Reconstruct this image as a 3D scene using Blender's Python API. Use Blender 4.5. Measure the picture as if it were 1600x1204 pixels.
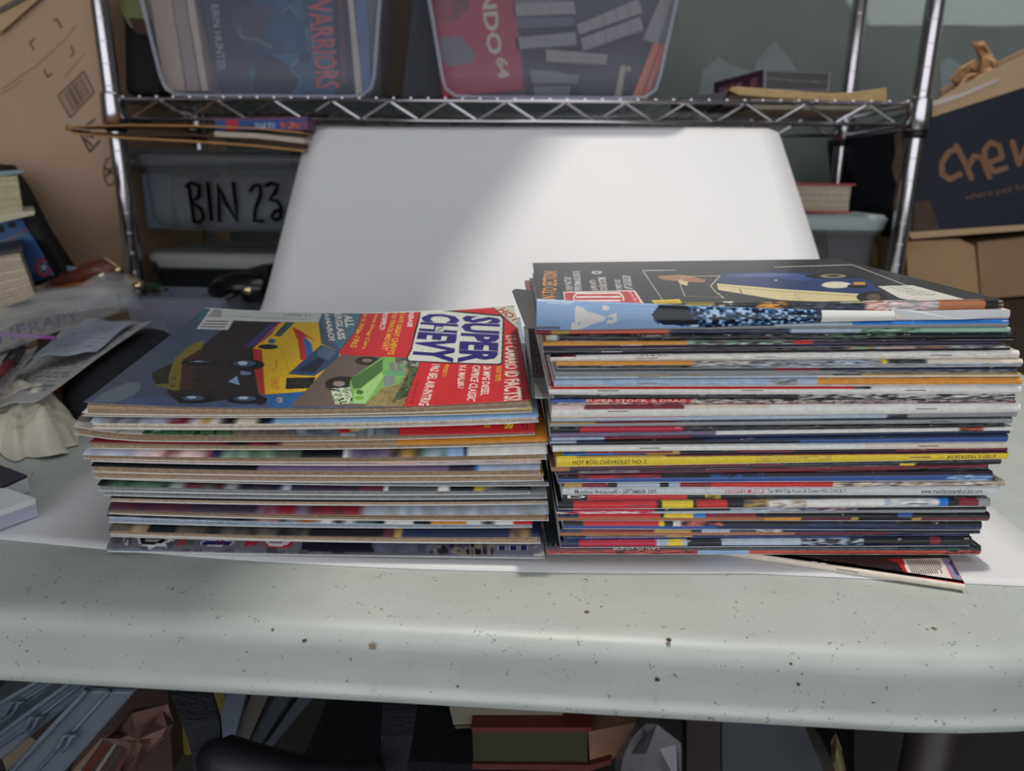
import bpy, math, random
import numpy as np
from mathutils import Vector, Matrix
random.seed(7); rng = np.random.default_rng(7)
for o in list(bpy.data.objects): bpy.data.objects.remove(o)
SC = bpy.context.scene
COL = SC.collection

# ------------------------------------------------------------------ camera
F = 1130.0; CH = 0.229          # focal length in pixels of a 1600 wide frame; eye height over the table top (table top is z = 0)
UP = np.array([43, 3958, 1130.0]); UP /= np.linalg.norm(UP)
XA = np.array([28485, -1012, 1130.0]); XA -= UP * XA.dot(UP); XA /= np.linalg.norm(XA)
YA = np.cross(UP, XA)
R = np.array([XA, YA, UP])
CP = np.array([0.0, 0.0, CH])
cd = bpy.data.cameras.new('camera'); cam = bpy.data.objects.new('camera', cd); COL.objects.link(cam)
m4 = np.eye(4); m4[:3, :3] = R; m4[:3, 3] = CP
cam.matrix_world = Matrix(m4.tolist())
cd.sensor_width = 36; cd.lens = F / 1600 * 36; cd.clip_start = 0.02
cd.dof.use_dof = True; cd.dof.focus_distance = 0.46; cd.dof.aperture_fstop = 7.0
SC.camera = cam

# ------------------------------------------------------------------ world, sun, exposure
W = bpy.data.worlds.new('world'); SC.world = W; W.use_nodes = True
W.node_tree.nodes['Background'].inputs[0].default_value = (0.93, 0.965, 1.0, 1)
W.node_tree.nodes['Background'].inputs[1].default_value = 1.45
sd = bpy.data.lights.new('sun', 'SUN'); sun = bpy.data.objects.new('sun', sd); COL.objects.link(sun)
sd.energy = 1.78; sd.angle = math.radians(2.0); sd.color = (1.0, 0.94, 0.85)
sun.location = (0, 1, 5); sun.rotation_euler = (math.radians(-4), math.radians(1), 0)
SC.view_settings.view_transform = 'Standard'; SC.view_settings.look = 'None'
SC.view_settings.exposure = 0.0; SC.view_settings.gamma = 1; SC.view_settings.use_curve_mapping = False

# ------------------------------------------------------------------ measuring helpers
def ray(px, py): return R @ np.array([px - 800.0, 602.0 - py, -F])
def onz(px, py, z=0.0):
    d = ray(px, py); return CP + d * (z - CH) / d[2]
def ony(px, py, y):
    d = ray(px, py); return CP + d * (y / d[1])
def lin(c):
    c = np.asarray(c, float) / 255.0
    return np.where(c <= 0.04045, c / 12.92, ((c + 0.055) / 1.055) ** 2.4)

# ------------------------------------------------------------------ materials
MATS = {}
def mat(name, col=(128, 128, 128), rough=0.5, metal=0.0, bump=0.0, scale=40.0, var=0.0, spec=0.5, trans=0.0, attr=False, coat=0.0, spots=None, sss=0):
    if name in MATS: return MATS[name]
    m = bpy.data.materials.new(name); m.use_nodes = True; nt = m.node_tree; N = nt.nodes; Lk = nt.links
    b = N['Principled BSDF']; out = N['Material Output']
    c = tuple(lin(col)) + (1,)
    b.inputs['Roughness'].default_value = rough; b.inputs['Metallic'].default_value = metal
    b.inputs['Specular IOR Level'].default_value = spec; b.inputs['Coat Weight'].default_value = coat
    b.inputs['Base Color'].default_value = c
    tc = N.new('ShaderNodeTexCoord'); nz = N.new('ShaderNodeTexNoise'); nz.inputs['Scale'].default_value = scale
    nz.inputs['Detail'].default_value = 5; Lk.new(tc.outputs['Object'], nz.inputs['Vector'])
    src = None
    if attr:
        a = N.new('ShaderNodeAttribute'); a.attribute_name = 'ink'; src = a.outputs['Color']
    if var > 0 or attr:
        mx = N.new('ShaderNodeMix'); mx.data_type = 'RGBA'; mx.blend_type = 'MULTIPLY'; mx.inputs['Factor'].default_value = 1
        if src: Lk.new(src, mx.inputs['A'])
        else: mx.inputs['A'].default_value = c
        mr = N.new('ShaderNodeMapRange'); Lk.new(nz.outputs['Fac'], mr.inputs['Value'])
        mr.inputs['From Min'].default_value = 0.3; mr.inputs['From Max'].default_value = 0.7
        mr.inputs['To Min'].default_value = 1 - var; mr.inputs['To Max'].default_value = 1 + var * 0.5
        Lk.new(mr.outputs['Result'], mx.inputs['B']); src = mx.outputs['Result']
    if spots:
        for sc, th, scol in spots:
            vo = N.new('ShaderNodeTexVoronoi'); vo.inputs['Scale'].default_value = sc; Lk.new(tc.outputs['Object'], vo.inputs['Vector'])
            n2 = N.new('ShaderNodeTexNoise'); n2.inputs['Scale'].default_value = sc * .35; Lk.new(tc.outputs['Object'], n2.inputs['Vector'])
            mu = N.new('ShaderNodeMath'); mu.operation = 'SUBTRACT'; mu.inputs[1].default_value = .55; Lk.new(n2.outputs['Fac'], mu.inputs[0])
            m3 = N.new('ShaderNodeMath'); m3.operation = 'MULTIPLY'; m3.inputs[1].default_value = th * 6; m3.use_clamp = False; Lk.new(mu.outputs[0], m3.inputs[0])
            lt = N.new('ShaderNodeMath'); lt.operation = 'LESS_THAN'; Lk.new(vo.outputs['Distance'], lt.inputs[0]); Lk.new(m3.outputs[0], lt.inputs[1])
            mm = N.new('ShaderNodeMix'); mm.data_type = 'RGBA'; Lk.new(lt.outputs[0], mm.inputs['Factor'])
            if src: Lk.new(src, mm.inputs['A'])
            else: mm.inputs['A'].default_value = c
            mm.inputs['B'].default_value = tuple(lin(scol)) + (1,); src = mm.outputs['Result']
    if src: Lk.new(src, b.inputs['Base Color'])
    if bump > 0:
        bp = N.new('ShaderNodeBump'); bp.inputs['Strength'].default_value = bump; bp.inputs['Distance'].default_value = 0.002
        Lk.new(nz.outputs['Fac'], bp.inputs['Height']); Lk.new(bp.outputs['Normal'], b.inputs['Normal'])
    if trans > 0:
        tr = N.new('ShaderNodeBsdfTransparent'); tr.inputs[0].default_value = (0.93, 0.95, 0.97, 1)
        ms = N.new('ShaderNodeMixShader'); ms.inputs[0].default_value = trans
        Lk.new(b.outputs[0], ms.inputs[1]); Lk.new(tr.outputs[0], ms.inputs[2]); Lk.new(ms.outputs[0], out.inputs['Surface'])
    MATS[name] = m; return m
INK = mat('printed_gloss', rough=0.34, attr=True, var=0.1, scale=260)
INKM = mat('printed_matte', rough=0.7, attr=True, var=0.12, scale=90)
PAGE = mat('page_edges', rough=0.85, attr=True, var=0.25, scale=420, bump=0.4)
CHROME = mat('chrome', (205, 200, 205), 0.16, 1.0)
CLEAR = mat('clear_plastic', (172, 170, 190), 0.2, trans=0.73, bump=.15, scale=9)
CLEARD = mat('clear_plastic_thick', (128, 130, 134), 0.3, trans=0.5)
FROST = mat('frosted_plastic', (178, 186, 190), 0.35, trans=0.12)
BAG = mat('thin_bag_film', (215, 215, 220), 0.12, trans=0.72, bump=1.0, scale=30)
CARD = mat('brown_cardboard', (186, 156, 132), 0.85, var=0.1, scale=5, bump=.1)
CARD2 = mat('tan_cardboard', (190, 160, 125), 0.85, var=0.12, scale=14, bump=.1)
BLACK = mat('black_plastic', (24, 24, 28), 0.4)
DARK = mat('dark_fabric', (22, 24, 32), 0.85, bump=.5, scale=300)
PAPER = mat('white_paper', (225, 225, 228), 0.7, var=0.04, scale=6)

# ------------------------------------------------------------------ mesh helpers
ORG = {}
def org_of(p): return ORG.get(p.name, np.zeros(3)) if p is not None else np.zeros(3)
def tag(o, label=None, cat=None, group=None, kind=None):
    if label: o['label'] = label
    if cat: o['category'] = cat
    if group: o['group'] = group
    if kind: o['kind'] = kind
    return o
def thing(name, label, cat, loc, group=None):
    o = bpy.data.objects.new(name, None); COL.objects.link(o); o.empty_display_size = .02
    o.location = [float(q) for q in loc]; ORG[o.name] = np.array([float(q) for q in loc]); tag(o, label, cat, group); return o
class MB:
    def __init__(s): s.v = []; s.f = []; s.c = []
    def add(s, vs, fs, c=None):
        n = len(s.v); s.v += [tuple(map(float, p)) for p in vs]; s.f += [tuple(i + n for i in f) for f in fs]
        s.c += [c] * len(fs); return s
    def box(s, x0, x1, y0, y1, z0, z1, c=None):
        v = [(x, y, z) for z in (z0, z1) for y in (y0, y1) for x in (x0, x1)]
        return s.add(v, [(0, 2, 3, 1), (4, 5, 7, 6), (0, 1, 5, 4), (2, 6, 7, 3), (0, 4, 6, 2), (1, 3, 7, 5)], c)
    def prism(s, pts, off, c=None):
        pts = [np.array(p, float) for p in pts]; off = np.array(off, float); n = len(pts)
        nn = sum((np.cross(pts[i] - pts[0], pts[(i + 1) % n] - pts[0]) for i in range(1, n - 1)), np.zeros(3))
        if nn.dot(off) > 0: pts = pts[::-1]
        v = pts + [p + off for p in pts]
        fs = [tuple(range(n)), tuple(range(2 * n - 1, n - 1, -1))] + [(i, i + n, (i + 1) % n + n, (i + 1) % n) for i in range(n)]
        return s.add(v, fs, c)
    def tube(s, path, r, n=8, cap=True, flat=1.0, updir=None):
        P = [np.array(p, float) for p in path]; k = len(P); rr = r if hasattr(r, '__len__') else [r] * k
        a = None; rings = []
        for i in range(k):
            d = P[min(i + 1, k - 1)] - P[max(i - 1, 0)]; d /= (np.linalg.norm(d) + 1e-12)
            if a is None:
                h = np.array([0, 0, 1.0]) if abs(d[2]) < .9 else np.array([1.0, 0, 0])
                if updir is not None: h = np.array(updir, float)
                a = np.cross(d, h)
            a = a - d * a.dot(d); a /= (np.linalg.norm(a) + 1e-12); b = np.cross(d, a)
            rings.append([P[i] + rr[i] * (math.cos(t) * a + flat * math.sin(t) * b) for t in (2 * math.pi * j / n for j in range(n))])
        v = [p for q in rings for p in q]
        f = [(i * n + j, i * n + (j + 1) % n, (i + 1) * n + (j + 1) % n, (i + 1) * n + j) for i in range(k - 1) for j in range(n)]
        if cap: f += [tuple(range(n))[::-1], tuple((k - 1) * n + j for j in range(n))]
        return s.add(v, f)
    def ell(s, c, r, n=14, m=8):
        v = []; 
        for i in range(m + 1):
            t = math.pi * i / m
            for j in range(n):
                p = 2 * math.pi * j / n; v.append((c[0] + r[0] * math.sin(t) * math.cos(p), c[1] + r[1] * math.sin(t) * math.sin(p), c[2] + r[2] * math.cos(t)))
        f = [(i * n + j, (i + 1) * n + j, (i + 1) * n + (j + 1) % n, i * n + (j + 1) % n) for i in range(m) for j in range(n)]
        return s.add(v, f)
    def build(s, name, m, parent=None, smooth=False, bevel=0, vcol=None):
        V = np.array(s.v, float)
        if parent is None:
            o0 = np.array([V[:, 0].mean(), V[:, 1].mean(), V[:, 2].min()])
        else: o0 = org_of(parent)
        me = bpy.data.meshes.new(name); me.from_pydata((V - o0).tolist(), [], s.f); me.materials.append(m)
        if vcol is not None or any(c is not None for c in s.c):
            ca = me.color_attributes.new('ink', 'FLOAT_COLOR', 'CORNER')
            nl = len(me.loops); arr = np.ones((nl, 4), np.float32)
            if vcol is not None:
                idx = np.empty(nl, np.int32); me.loops.foreach_get('vertex_index', idx); arr[:, :3] = np.asarray(vcol, np.float32)[idx]
            else:
                k = 0
                for f, c in zip(s.f, s.c):
                    arr[k:k + len(f), :3] = c if c is not None else (.5, .5, .5); k += len(f)
            ca.data.foreach_set('color', arr.ravel())
        if smooth: me.polygons.foreach_set('use_smooth', [True] * len(me.polygons))
        me.update(); o = bpy.data.objects.new(name, me); COL.objects.link(o)
        if parent is None: o.location = o0.tolist(); ORG[o.name] = o0
        else:
            o.parent = parent; ORG[o.name] = o0
            if parent.type != 'EMPTY' or True: o.location = (0, 0, 0)
        if bevel:
            b = o.modifiers.new('bevel', 'BEVEL'); b.width = bevel; b.segments = 2; b.limit_method = 'ANGLE'
        return o
def solo(mb, name, m, label, cat, group=None, **k): return tag(mb.build(name, m, None, **k), label, cat, group)
def grid(name, P, C, m, parent=None, drop=None, smooth=True):
    """P (nv,nu,3) surface with per-point print colours C; drop closes it underneath as a thin sheet."""
    nv, nu = P.shape[:2]; V = P.reshape(-1, 3); idx = np.arange(nv * nu).reshape(nv, nu)
    fs = np.stack([idx[:-1, :-1], idx[:-1, 1:], idx[1:, 1:], idx[1:, :-1]], -1).reshape(-1, 4)
    Cc = C.reshape(-1, 3)
    if drop is not None:
        ring = np.concatenate([idx[0, :], idx[1:, -1], idx[-1, -2::-1], idx[-2:0:-1, 0]]); n = len(ring); b0 = len(V)
        V = np.concatenate([V, V[ring] + np.array(drop)]); Cc = np.concatenate([Cc, Cc[ring]])
        j = np.arange(n); j2 = (j + 1) % n
        fs = np.concatenate([fs, np.stack([ring, b0 + j, b0 + j2, ring[j2]], -1)])
    mb = MB(); mb.v = V.tolist(); mb.f = [tuple(f) for f in fs.tolist()]; mb.c = []
    return mb.build(name, m, parent, smooth=smooth, vcol=Cc)

# ------------------------------------------------------------------ flat print on real surfaces
_TX = {}
def text_tris(s, bold=0.0):
    k = (s, bold)
    if k in _TX: return _TX[k]
    cu = bpy.data.curves.new('t', 'FONT'); cu.body = s; cu.resolution_u = 2; cu.offset = bold; cu.fill_mode = 'FRONT'
    ob = bpy.data.objects.new('t', cu); COL.objects.link(ob)
    me = bpy.data.meshes.new_from_object(ob.evaluated_get(bpy.context.evaluated_depsgraph_get()))
    me.calc_loop_triangles(); v = np.array([q.co[:2] for q in me.vertices]); t = np.array([q.vertices[:] for q in me.loop_triangles])
    bpy.data.objects.remove(ob); bpy.data.curves.remove(cu); bpy.data.meshes.remove(me)
    v = (v - v.min(0)) / (v.max(0) - v.min(0)); _TX[k] = v[t]; return _TX[k]
class Canvas:
    def __init__(s, nu, nv, inv, base):
        s.nu, s.nv, s.inv = nu, nv, inv; s.c = np.empty((nv + 1, nu + 1, 3)); s.c[:] = lin(base)
        s.tf = lambda u, v: (u, v)
    def uv(s, pts): return np.array([s.inv(*s.tf(*p)) for p in pts]) * [s.nu, s.nv]
    def _fill(s, q, col):
        lo = np.maximum(np.floor(q.min(0)).astype(int), 0); hi = np.minimum(np.ceil(q.max(0)).astype(int), [s.nu, s.nv])
        if (hi < lo).any(): return
        gx, gy = np.meshgrid(np.arange(lo[0], hi[0] + 1), np.arange(lo[1], hi[1] + 1)); ins = np.zeros(gx.shape, bool); n = len(q)
        for i in range(n):
            x0, y0 = q[i]; x1, y1 = q[(i + 1) % n]
            if y0 == y1: continue
            ins ^= ((gy >= y0) != (gy >= y1)) & (gx < (x1 - x0) * (gy - y0) / (y1 - y0) + x0)
        s.c[lo[1]:hi[1] + 1, lo[0]:hi[0] + 1][ins] = col
    def poly(s, pts, col): s._fill(s.uv(pts), lin(col)); return s
    def ell(s, x0, x1, y0, y1, col, n=20):
        return s.poly([((x0 + x1) / 2 + (x1 - x0) / 2 * math.cos(2 * math.pi * i / n), (y0 + y1) / 2 + (y1 - y0) / 2 * math.sin(2 * math.pi * i / n)) for i in range(n)], col)
    def line(s, pts, w, col):
        for (a, b) in zip(pts[:-1], pts[1:]):
            a = np.array(a, float); b = np.array(b, float); d = b - a; n = np.array([-d[1], d[0]]) / (np.linalg.norm(d) + 1e-9) * w / 2
            s.poly([a + n, b + n, b - n, a - n], col)
            if w > 3: s.ell(b[0] - w / 2, b[0] + w / 2, b[1] - w / 2, b[1] + w / 2, col, 10); s.ell(a[0] - w / 2, a[0] + w / 2, a[1] - w / 2, a[1] + w / 2, col, 10)
        return s
    def text(s, st, quad, col, bold=0.0):
        """quad: baseline start, baseline end, top end, top start"""
        Q = s.uv(quad); T = text_tris(st, bold); c = lin(col)
        for t in T:
            u = t[:, :1]; v = t[:, 1:]
            s._fill((1 - u) * (1 - v) * Q[0] + u * (1 - v) * Q[1] + u * v * Q[2] + (1 - u) * v * Q[3], c)
        return s
    def mottle(s, pts, cols, cell=3, smooth=None):
        """photographic patch: blotches of the given inks inside a polygon"""
        keep = s.c.copy(); s.c[:] = -1; s._fill(s.uv(pts), np.array([1., 1, 1])); msk = s.c[..., 0] > 0; s.c = keep
        h, w = msk.shape; k = rng.random((h // cell + 2, w // cell + 2)); k = np.kron(k, np.ones((cell, cell)))[:h, :w]
        for _ in range(smooth if smooth is not None else max(2, cell)): k = (k + np.roll(k, 1, 0) + np.roll(k, 1, 1)) / 3
        k = (k - np.percentile(k, 4)) / (np.percentile(k, 96) - np.percentile(k, 4) + 1e-9); k = np.clip(k, 0, 1) * (len(cols) - 1); i0 = np.minimum(k.astype(int), len(cols) - 2) if len(cols) > 1 else k.astype(int)
        f_ = np.clip(((k - i0) - .5) * 1.8 + .5, 0, 1)[..., None]; L_ = lin(np.array(cols)); s.c[msk] = (L_[i0] * (1 - f_) + L_[np.minimum(i0 + 1, len(cols) - 1)] * f_)[msk]; return s
def plane_canvas(quad, nu, nv, base):
    """canvas over a planar quad of pixels: TL, TR, BR, BL (homography)"""
    src = np.array(quad, float); dst = np.array([(0, 1), (1, 1), (1, 0), (0, 0)], float); A = []
    for (x, y), (u, v) in zip(src, dst):
        A.append([x, y, 1, 0, 0, 0, -u * x, -u * y, u]); A.append([0, 0, 0, x, y, 1, -v * x, -v * y, v])
    A = np.array(A); h = np.linalg.solve(A[:, :8], A[:, 8]); h = np.append(h, 1).reshape(3, 3); hi = np.linalg.inv(h)
    def inv(x, y):
        q = h @ np.array([x, y, 1.0]); return q[0] / q[2], q[1] / q[2]
    c = Canvas(nu, nv, inv, base); c.hi = hi; return c
def panel(name, c, place, m, parent=None, drop=(0, .001, 0)):
    """real sheet through the canvas' quad; place(px,py) gives its points in space"""
    nu, nv = c.nu, c.nv; U, V = np.meshgrid(np.linspace(0, 1, nu + 1), np.linspace(0, 1, nv + 1))
    q = np.stack([U, V, np.ones_like(U)], -1) @ c.hi.T; q = q[..., :2] / q[..., 2:]
    P = np.array([[place(*p) for p in row] for row in q])
    return grid(name, P, c.c, m, parent, drop=drop)
def flat(pts, z, th, c=None, mb=None):           # lying prism: top outline measured at height z
    mb = mb or MB(); return mb.prism([onz(x, y, z) for x, y in pts], (0, 0, -th), c)
def upr(pts, y, d, c=None, mb=None):             # standing prism: front outline at distance y, depth d
    mb = mb or MB(); return mb.prism([ony(a, b, y) for a, b in pts], (0, d, 0), c)

# ------------------------------------------------------------------ setting
def structure(o): o['kind'] = 'structure'; return o
structure(MB().box(-3, 3, -3, 2.2, -.80, -.74).build('floor', mat('concrete_floor', (70, 66, 62), .8, var=.3, scale=3)))
wm = mat('sage_wall', (122, 130, 124), .75, var=.12, scale=7, bump=.3)
nt = wm.node_tree; N = nt.nodes; Lk = nt.links; bs = N['Principled BSDF']
old = bs.inputs['Base Color'].links[0].from_socket
tc = N.new('ShaderNodeTexCoord'); sx = N.new('ShaderNodeSeparateXYZ'); Lk.new(tc.outputs['Object'], sx.inputs[0])
nn = N.new('ShaderNodeTexNoise'); nn.inputs['Scale'].default_value = 9; nn.inputs['Detail'].default_value = 6; Lk.new(tc.outputs['Object'], nn.inputs[0])
def mth(op, a, b, clamp=False):
    q = N.new('ShaderNodeMath'); q.operation = op; q.use_clamp = clamp
    for i, t in enumerate((a, b)):
        if isinstance(t, (int, float)): q.inputs[i].default_value = t
        else: Lk.new(t, q.inputs[i])
    return q.outputs[0]
# the unpainted whitish upper part of the wall; a roller edge, ragged at its left end (object space: origin at wall base centre)
hgt = mth('SUBTRACT', sx.outputs['Z'], .74 + .545); lf = mth('SUBTRACT', sx.outputs['X'], .66)
rag = mth('MULTIPLY', mth('SUBTRACT', nn.outputs['Fac'], .5), .12)
fac = mth('MULTIPLY', mth('MULTIPLY', mth('ADD', hgt, mth('MULTIPLY', rag, .06)), 300, True), mth('MULTIPLY', mth('ADD', mth('ADD', lf, rag), mth('MULTIPLY', hgt, .9)), 60, True))
mxw = N.new('ShaderNodeMix'); mxw.data_type = 'RGBA'; Lk.new(fac, mxw.inputs['Factor']); Lk.new(old, mxw.inputs['A']); mxw.inputs['B'].default_value = (*lin((196, 205, 200)), 1)
Lk.new(mxw.outputs['Result'], bs.inputs['Base Color'])
structure(MB().box(-3, 3, 1.7, 1.8, -.74, 2.6).build('wall_back', wm))
structure(MB().box(3, 3.1, -3, 1.8, -.74, 2.6).build('light_blocker_right', mat('plaster', (120, 120, 115), .8, var=.1, scale=5)))  # unseen wall added to cut ambient light from the right
structure(MB().box(-3.1, -3, -3, 1.8, -.74, 2.6).build('wall_left', mat('plaster', (150, 150, 145), .8, var=.1, scale=5)))  # unseen wall, carried forward to cut ambient light from the side
# unseen roof added to block sun; its hole is shaped to shade the left
rc = MB()
hole = [(-.15, -.9), (-.11, .62), (-.07, 1.08), (.05, 1.26), (.24, 1.46), (1.25, 1.50), (1.25, -.9)]
CZ = 2.6
for pts_ in ([(-3.1, -3), (3.1, -3), (1.25, -.9), (-.15, -.9)], [(-3.1, -3), (-.15, -.9), (-.11, .62), (-3.1, .62)], [(-3.1, .62), (-.11, .62), (-.07, 1.08), (.05, 1.26), (.24, 1.46), (.24, 1.8), (-3.1, 1.8)], [(.24, 1.46), (1.25, 1.50), (3.1, 1.8), (.24, 1.8)], [(1.25, -.9), (3.1, -3), (3.1, 1.8), (1.25, 1.50)]):
    rc.prism([(x, y, CZ) for x, y in pts_], (0, 0, .08))
structure(rc.build('sun_blocker_roof', mat('sun_blocker_boards', (150, 148, 142), .8, var=.1, scale=4)))
# pale patches on the wall
def patch(pts, lab):
    solo(upr(pts, 1.698, .0015), 'wall_patch', mat('mottled_grey', (150, 158, 160), .8, var=.2, scale=12), lab, 'patch')
patch([(1098, 110), (1120, 92), (1122, 88), (1140, 100), (1175, 112), (1185, 160), (1090, 160)], 'low pale grey patch on green wall behind the dark book')
patch([(1180, 100), (1210, 63), (1232, 88), (1262, 140), (1250, 170), (1170, 170)], 'peaked pale patch on green wall above the purple boxed set')
patch([(1484, 90), (1500, 100), (1510, 120), (1500, 150), (1470, 150), (1468, 100)], 'small rough pale patch on green wall beside the crumpled brown paper')
solo(MB().tube([ony(1352, -60, 1.69), ony(1345, 60, 1.69), ony(1336, 150, 1.69), ony(1330, 230, 1.69), ony(1322, 300, 1.69), ony(1318, 420, 1.69)], .0035, 6), 'cable', BLACK, 'thin black cable hanging down the green wall', 'cable')

# ------------------------------------------------------------------ folding table
TM = mat('speckled_grey_plastic', (182, 188, 184), .42, var=.06, scale=30, bump=.12, spots=[(520, .42, (132, 136, 130)), (85, .17, (112, 92, 66))])
tb = thing('folding_table', 'pale grey plastic folding table with rounded speckled edge', 'table', (-.3, .7, -.74))
def rimY(x): return .330 - .0214 * (max(x, -.5) + .29) if x < .19 else .75 - .4303 * math.sqrt(max(0, 1 - ((x - .19) / .42) ** 2))
def outline(k):
    """table outline inset by k: right front corner is a broad curve"""
    pts = []
    for i in range(25):
        t = math.pi / 2 * i / 24
        pts.append((.19 + (.42 - k) * math.sin(t), .75 - (.4303 - k) * math.cos(t)))
    pts += [(.61 - k, 1.0 - k), (.57 - k, 1.08 - k), (-1.23 + k, 1.08 - k), (-1.28 + k, 1.02 - k), (-1.28 + k, .38 + k), (-1.22 + k, .335 + k * .9)]
    for x in (-.9, -.6, -.45, -.29, -.2, -.1, -.013, .07, .13): pts.append((x, rimY(x) + k))
    return pts
prof = [(.06, 0.0), (.016, 0), (.011, -.0004), (.006, -.0018), (.0028, -.0042), (.0010, -.0075), (0, -.012), (-.0004, -.018), (-.0022, -.030), (-.0030, -.0345), (-.0042, -.0355), (-.0042, -.0400), (-.003, -.0412), (.004, -.0415), (.004, -.034)]
mb = MB(); rings = [[(x, y, z) for x, y in outline(k)] for k, z in prof]; n = len(rings[0]); V = [p for r_ in rings for p in r_]
fs = [(i * n + j, (i + 1) * n + j, (i + 1) * n + (j + 1) % n, i * n + (j + 1) % n) for i in range(len(prof) - 1) for j in range(n)]
V.append((-.3, .7, 0)); fs += [(len(V) - 1, j, (j + 1) % n) for j in range(n)]
lo = (len(prof) - 1) * n; V.append((-.3, .7, -.034)); fs += [(len(V) - 1, lo + (j + 1) % n, lo + j) for j in range(n)]
mb.add(V, fs); top = mb.build('tabletop', TM, tb, smooth=True)
LM = mat('brown_black_metal', (58, 48, 48), .5)
for x in (.30, -1.0):
    for y in (.47, .93):
        MB().tube([(x, y, -.035), (x, y, -.74)], .017, 12).build('leg', LM, tb, smooth=True)
    MB().tube([(x, .47, -.5), (x, .93, -.5)], .012, 10).build('crossbar', LM, tb, smooth=True)
# stains on the rim and little debris
for i, (px, py, w, lab) in enumerate([(476, 1001, 5, 'darkest dried speck on left half of table rim'), (576, 1024, 7, 'pale tan blotch on table rim'), (1045, 1000, 5, 'brown oval spot on table top front'), (1029, 1071, 4.5, 'largest brown spot on front face of table rim'), (1367, 1103, 4, 'brown spot low on rim toward table corner'), (1482, 1120, 4, 'faint rust blotch by table corner'), (1251, 1075, 3, 'round dark spot mid rim'), (1239, 1043, 2.5, 'small dark spot on upper rim right of middle')]):
    if py < 1010: p = onz(px, py, .0); nrm = (0, 0, 1)
    else: p = ony(px, py, .3165); nrm = (0, -1, 0)
    r_ = w * .00028; mb = MB(); ring = []
    for j in range(9):
        a = 2 * math.pi * j / 9; q = r_ * random.uniform(.75, 1.2); ring.append(p + (np.array([math.cos(a), math.sin(a) * 1.2, 0]) if nrm[2] else np.array([math.cos(a), 0, math.sin(a)])) * q)
    if not nrm[2]: ring = [np.array([q[0], rimY(q[0]) - .0012, q[2]]) for q in ring]
    solo(mb.prism(ring, np.array(nrm) * .0004), 'stain', mat('dried_stain' if i != 1 else 'tan_stain', (78, 58, 38) if i != 1 else (150, 135, 110), .8), lab, 'stain')

# ------------------------------------------------------------------ poster board sweep
def prof_pts(keys, n):
    k = np.array(keys, float); d = np.concatenate([[0], np.cumsum(np.hypot(*np.diff(k, axis=0).T))]); t = np.linspace(0, d[-1], n)
    y = np.interp(t, d, k[:, 0]); z = np.interp(t, d, k[:, 1])
    for _ in range(14):
        y[1:-1] = (y[:-2] + 2 * y[1:-1] + y[2:]) / 4; z[1:-1] = (z[:-2] + 2 * z[1:-1] + z[2:]) / 4
    return y, z
nB = 90; yl, zl = prof_pts([(.410, 0), (.62, 0), (.80, .012), (.9, .072), (1.115, .300)], nB); yr, zr = prof_pts([(.392, 0), (.66, 0), (.76, .03), (.89, .137), (1.115, .302)], nB)
mb = MB(); nu = 24; P = np.zeros((nB, nu + 1, 3))
for i in range(nB):
    for j in range(nu + 1):
        s = j / nu; t = i / (nB - 1)
        x0, x1 = -.366 + .012 * t, .331 - .004 * t
        y_ = yl[i] * (1 - s) + yr[i] * s; z_ = zl[i] * (1 - s) + zr[i] * s
        if t < .05: y_ -= .014 * math.sin(math.pi * min(1, s * 1.4)) * (1 - t / .05) * (s < .7) 
        # rounded upper corners
        if t > .985:
            e = (t - .985) / .015
            x0 += .012 * e * e; x1 -= .014 * e * e
        P[i, j] = (x0 + (x1 - x0) * s, y_, max(z_, 0) + .0009 + .0012 * math.sin(7 * s + 3 * t) * max(0, t - .5))
V = P.reshape(-1, 3); V2 = V - np.array([0, 0, .0007]); id_ = np.arange(len(V)).reshape(nB, nu + 1); o2 = len(V)
f1 = [(int(id_[i, j]), int(id_[i, j + 1]), int(id_[i + 1, j + 1]), int(id_[i + 1, j])) for i in range(nB - 1) for j in range(nu)]
f2 = [tuple(q + o2 for q in f[::-1]) for f in f1]
ring = list(id_[0, :]) + list(id_[1:, -1]) + list(id_[-1, -2::-1]) + list(id_[-2:0:-1, 0]); ring = [int(q) for q in ring]
f3 = [(ring[i], ring[i] + o2, ring[(i + 1) % len(ring)] + o2, ring[(i + 1) % len(ring)]) for i in range(len(ring))]
mb.add(list(V) + list(V2), f1 + f2 + f3)
solo(mb, 'poster_board', mat('white_poster_board', (226, 225, 228), .5, var=.02, scale=5, bump=.12), 'large white poster board sweeping from table up against wire shelf', 'poster board', smooth=True)

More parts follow.
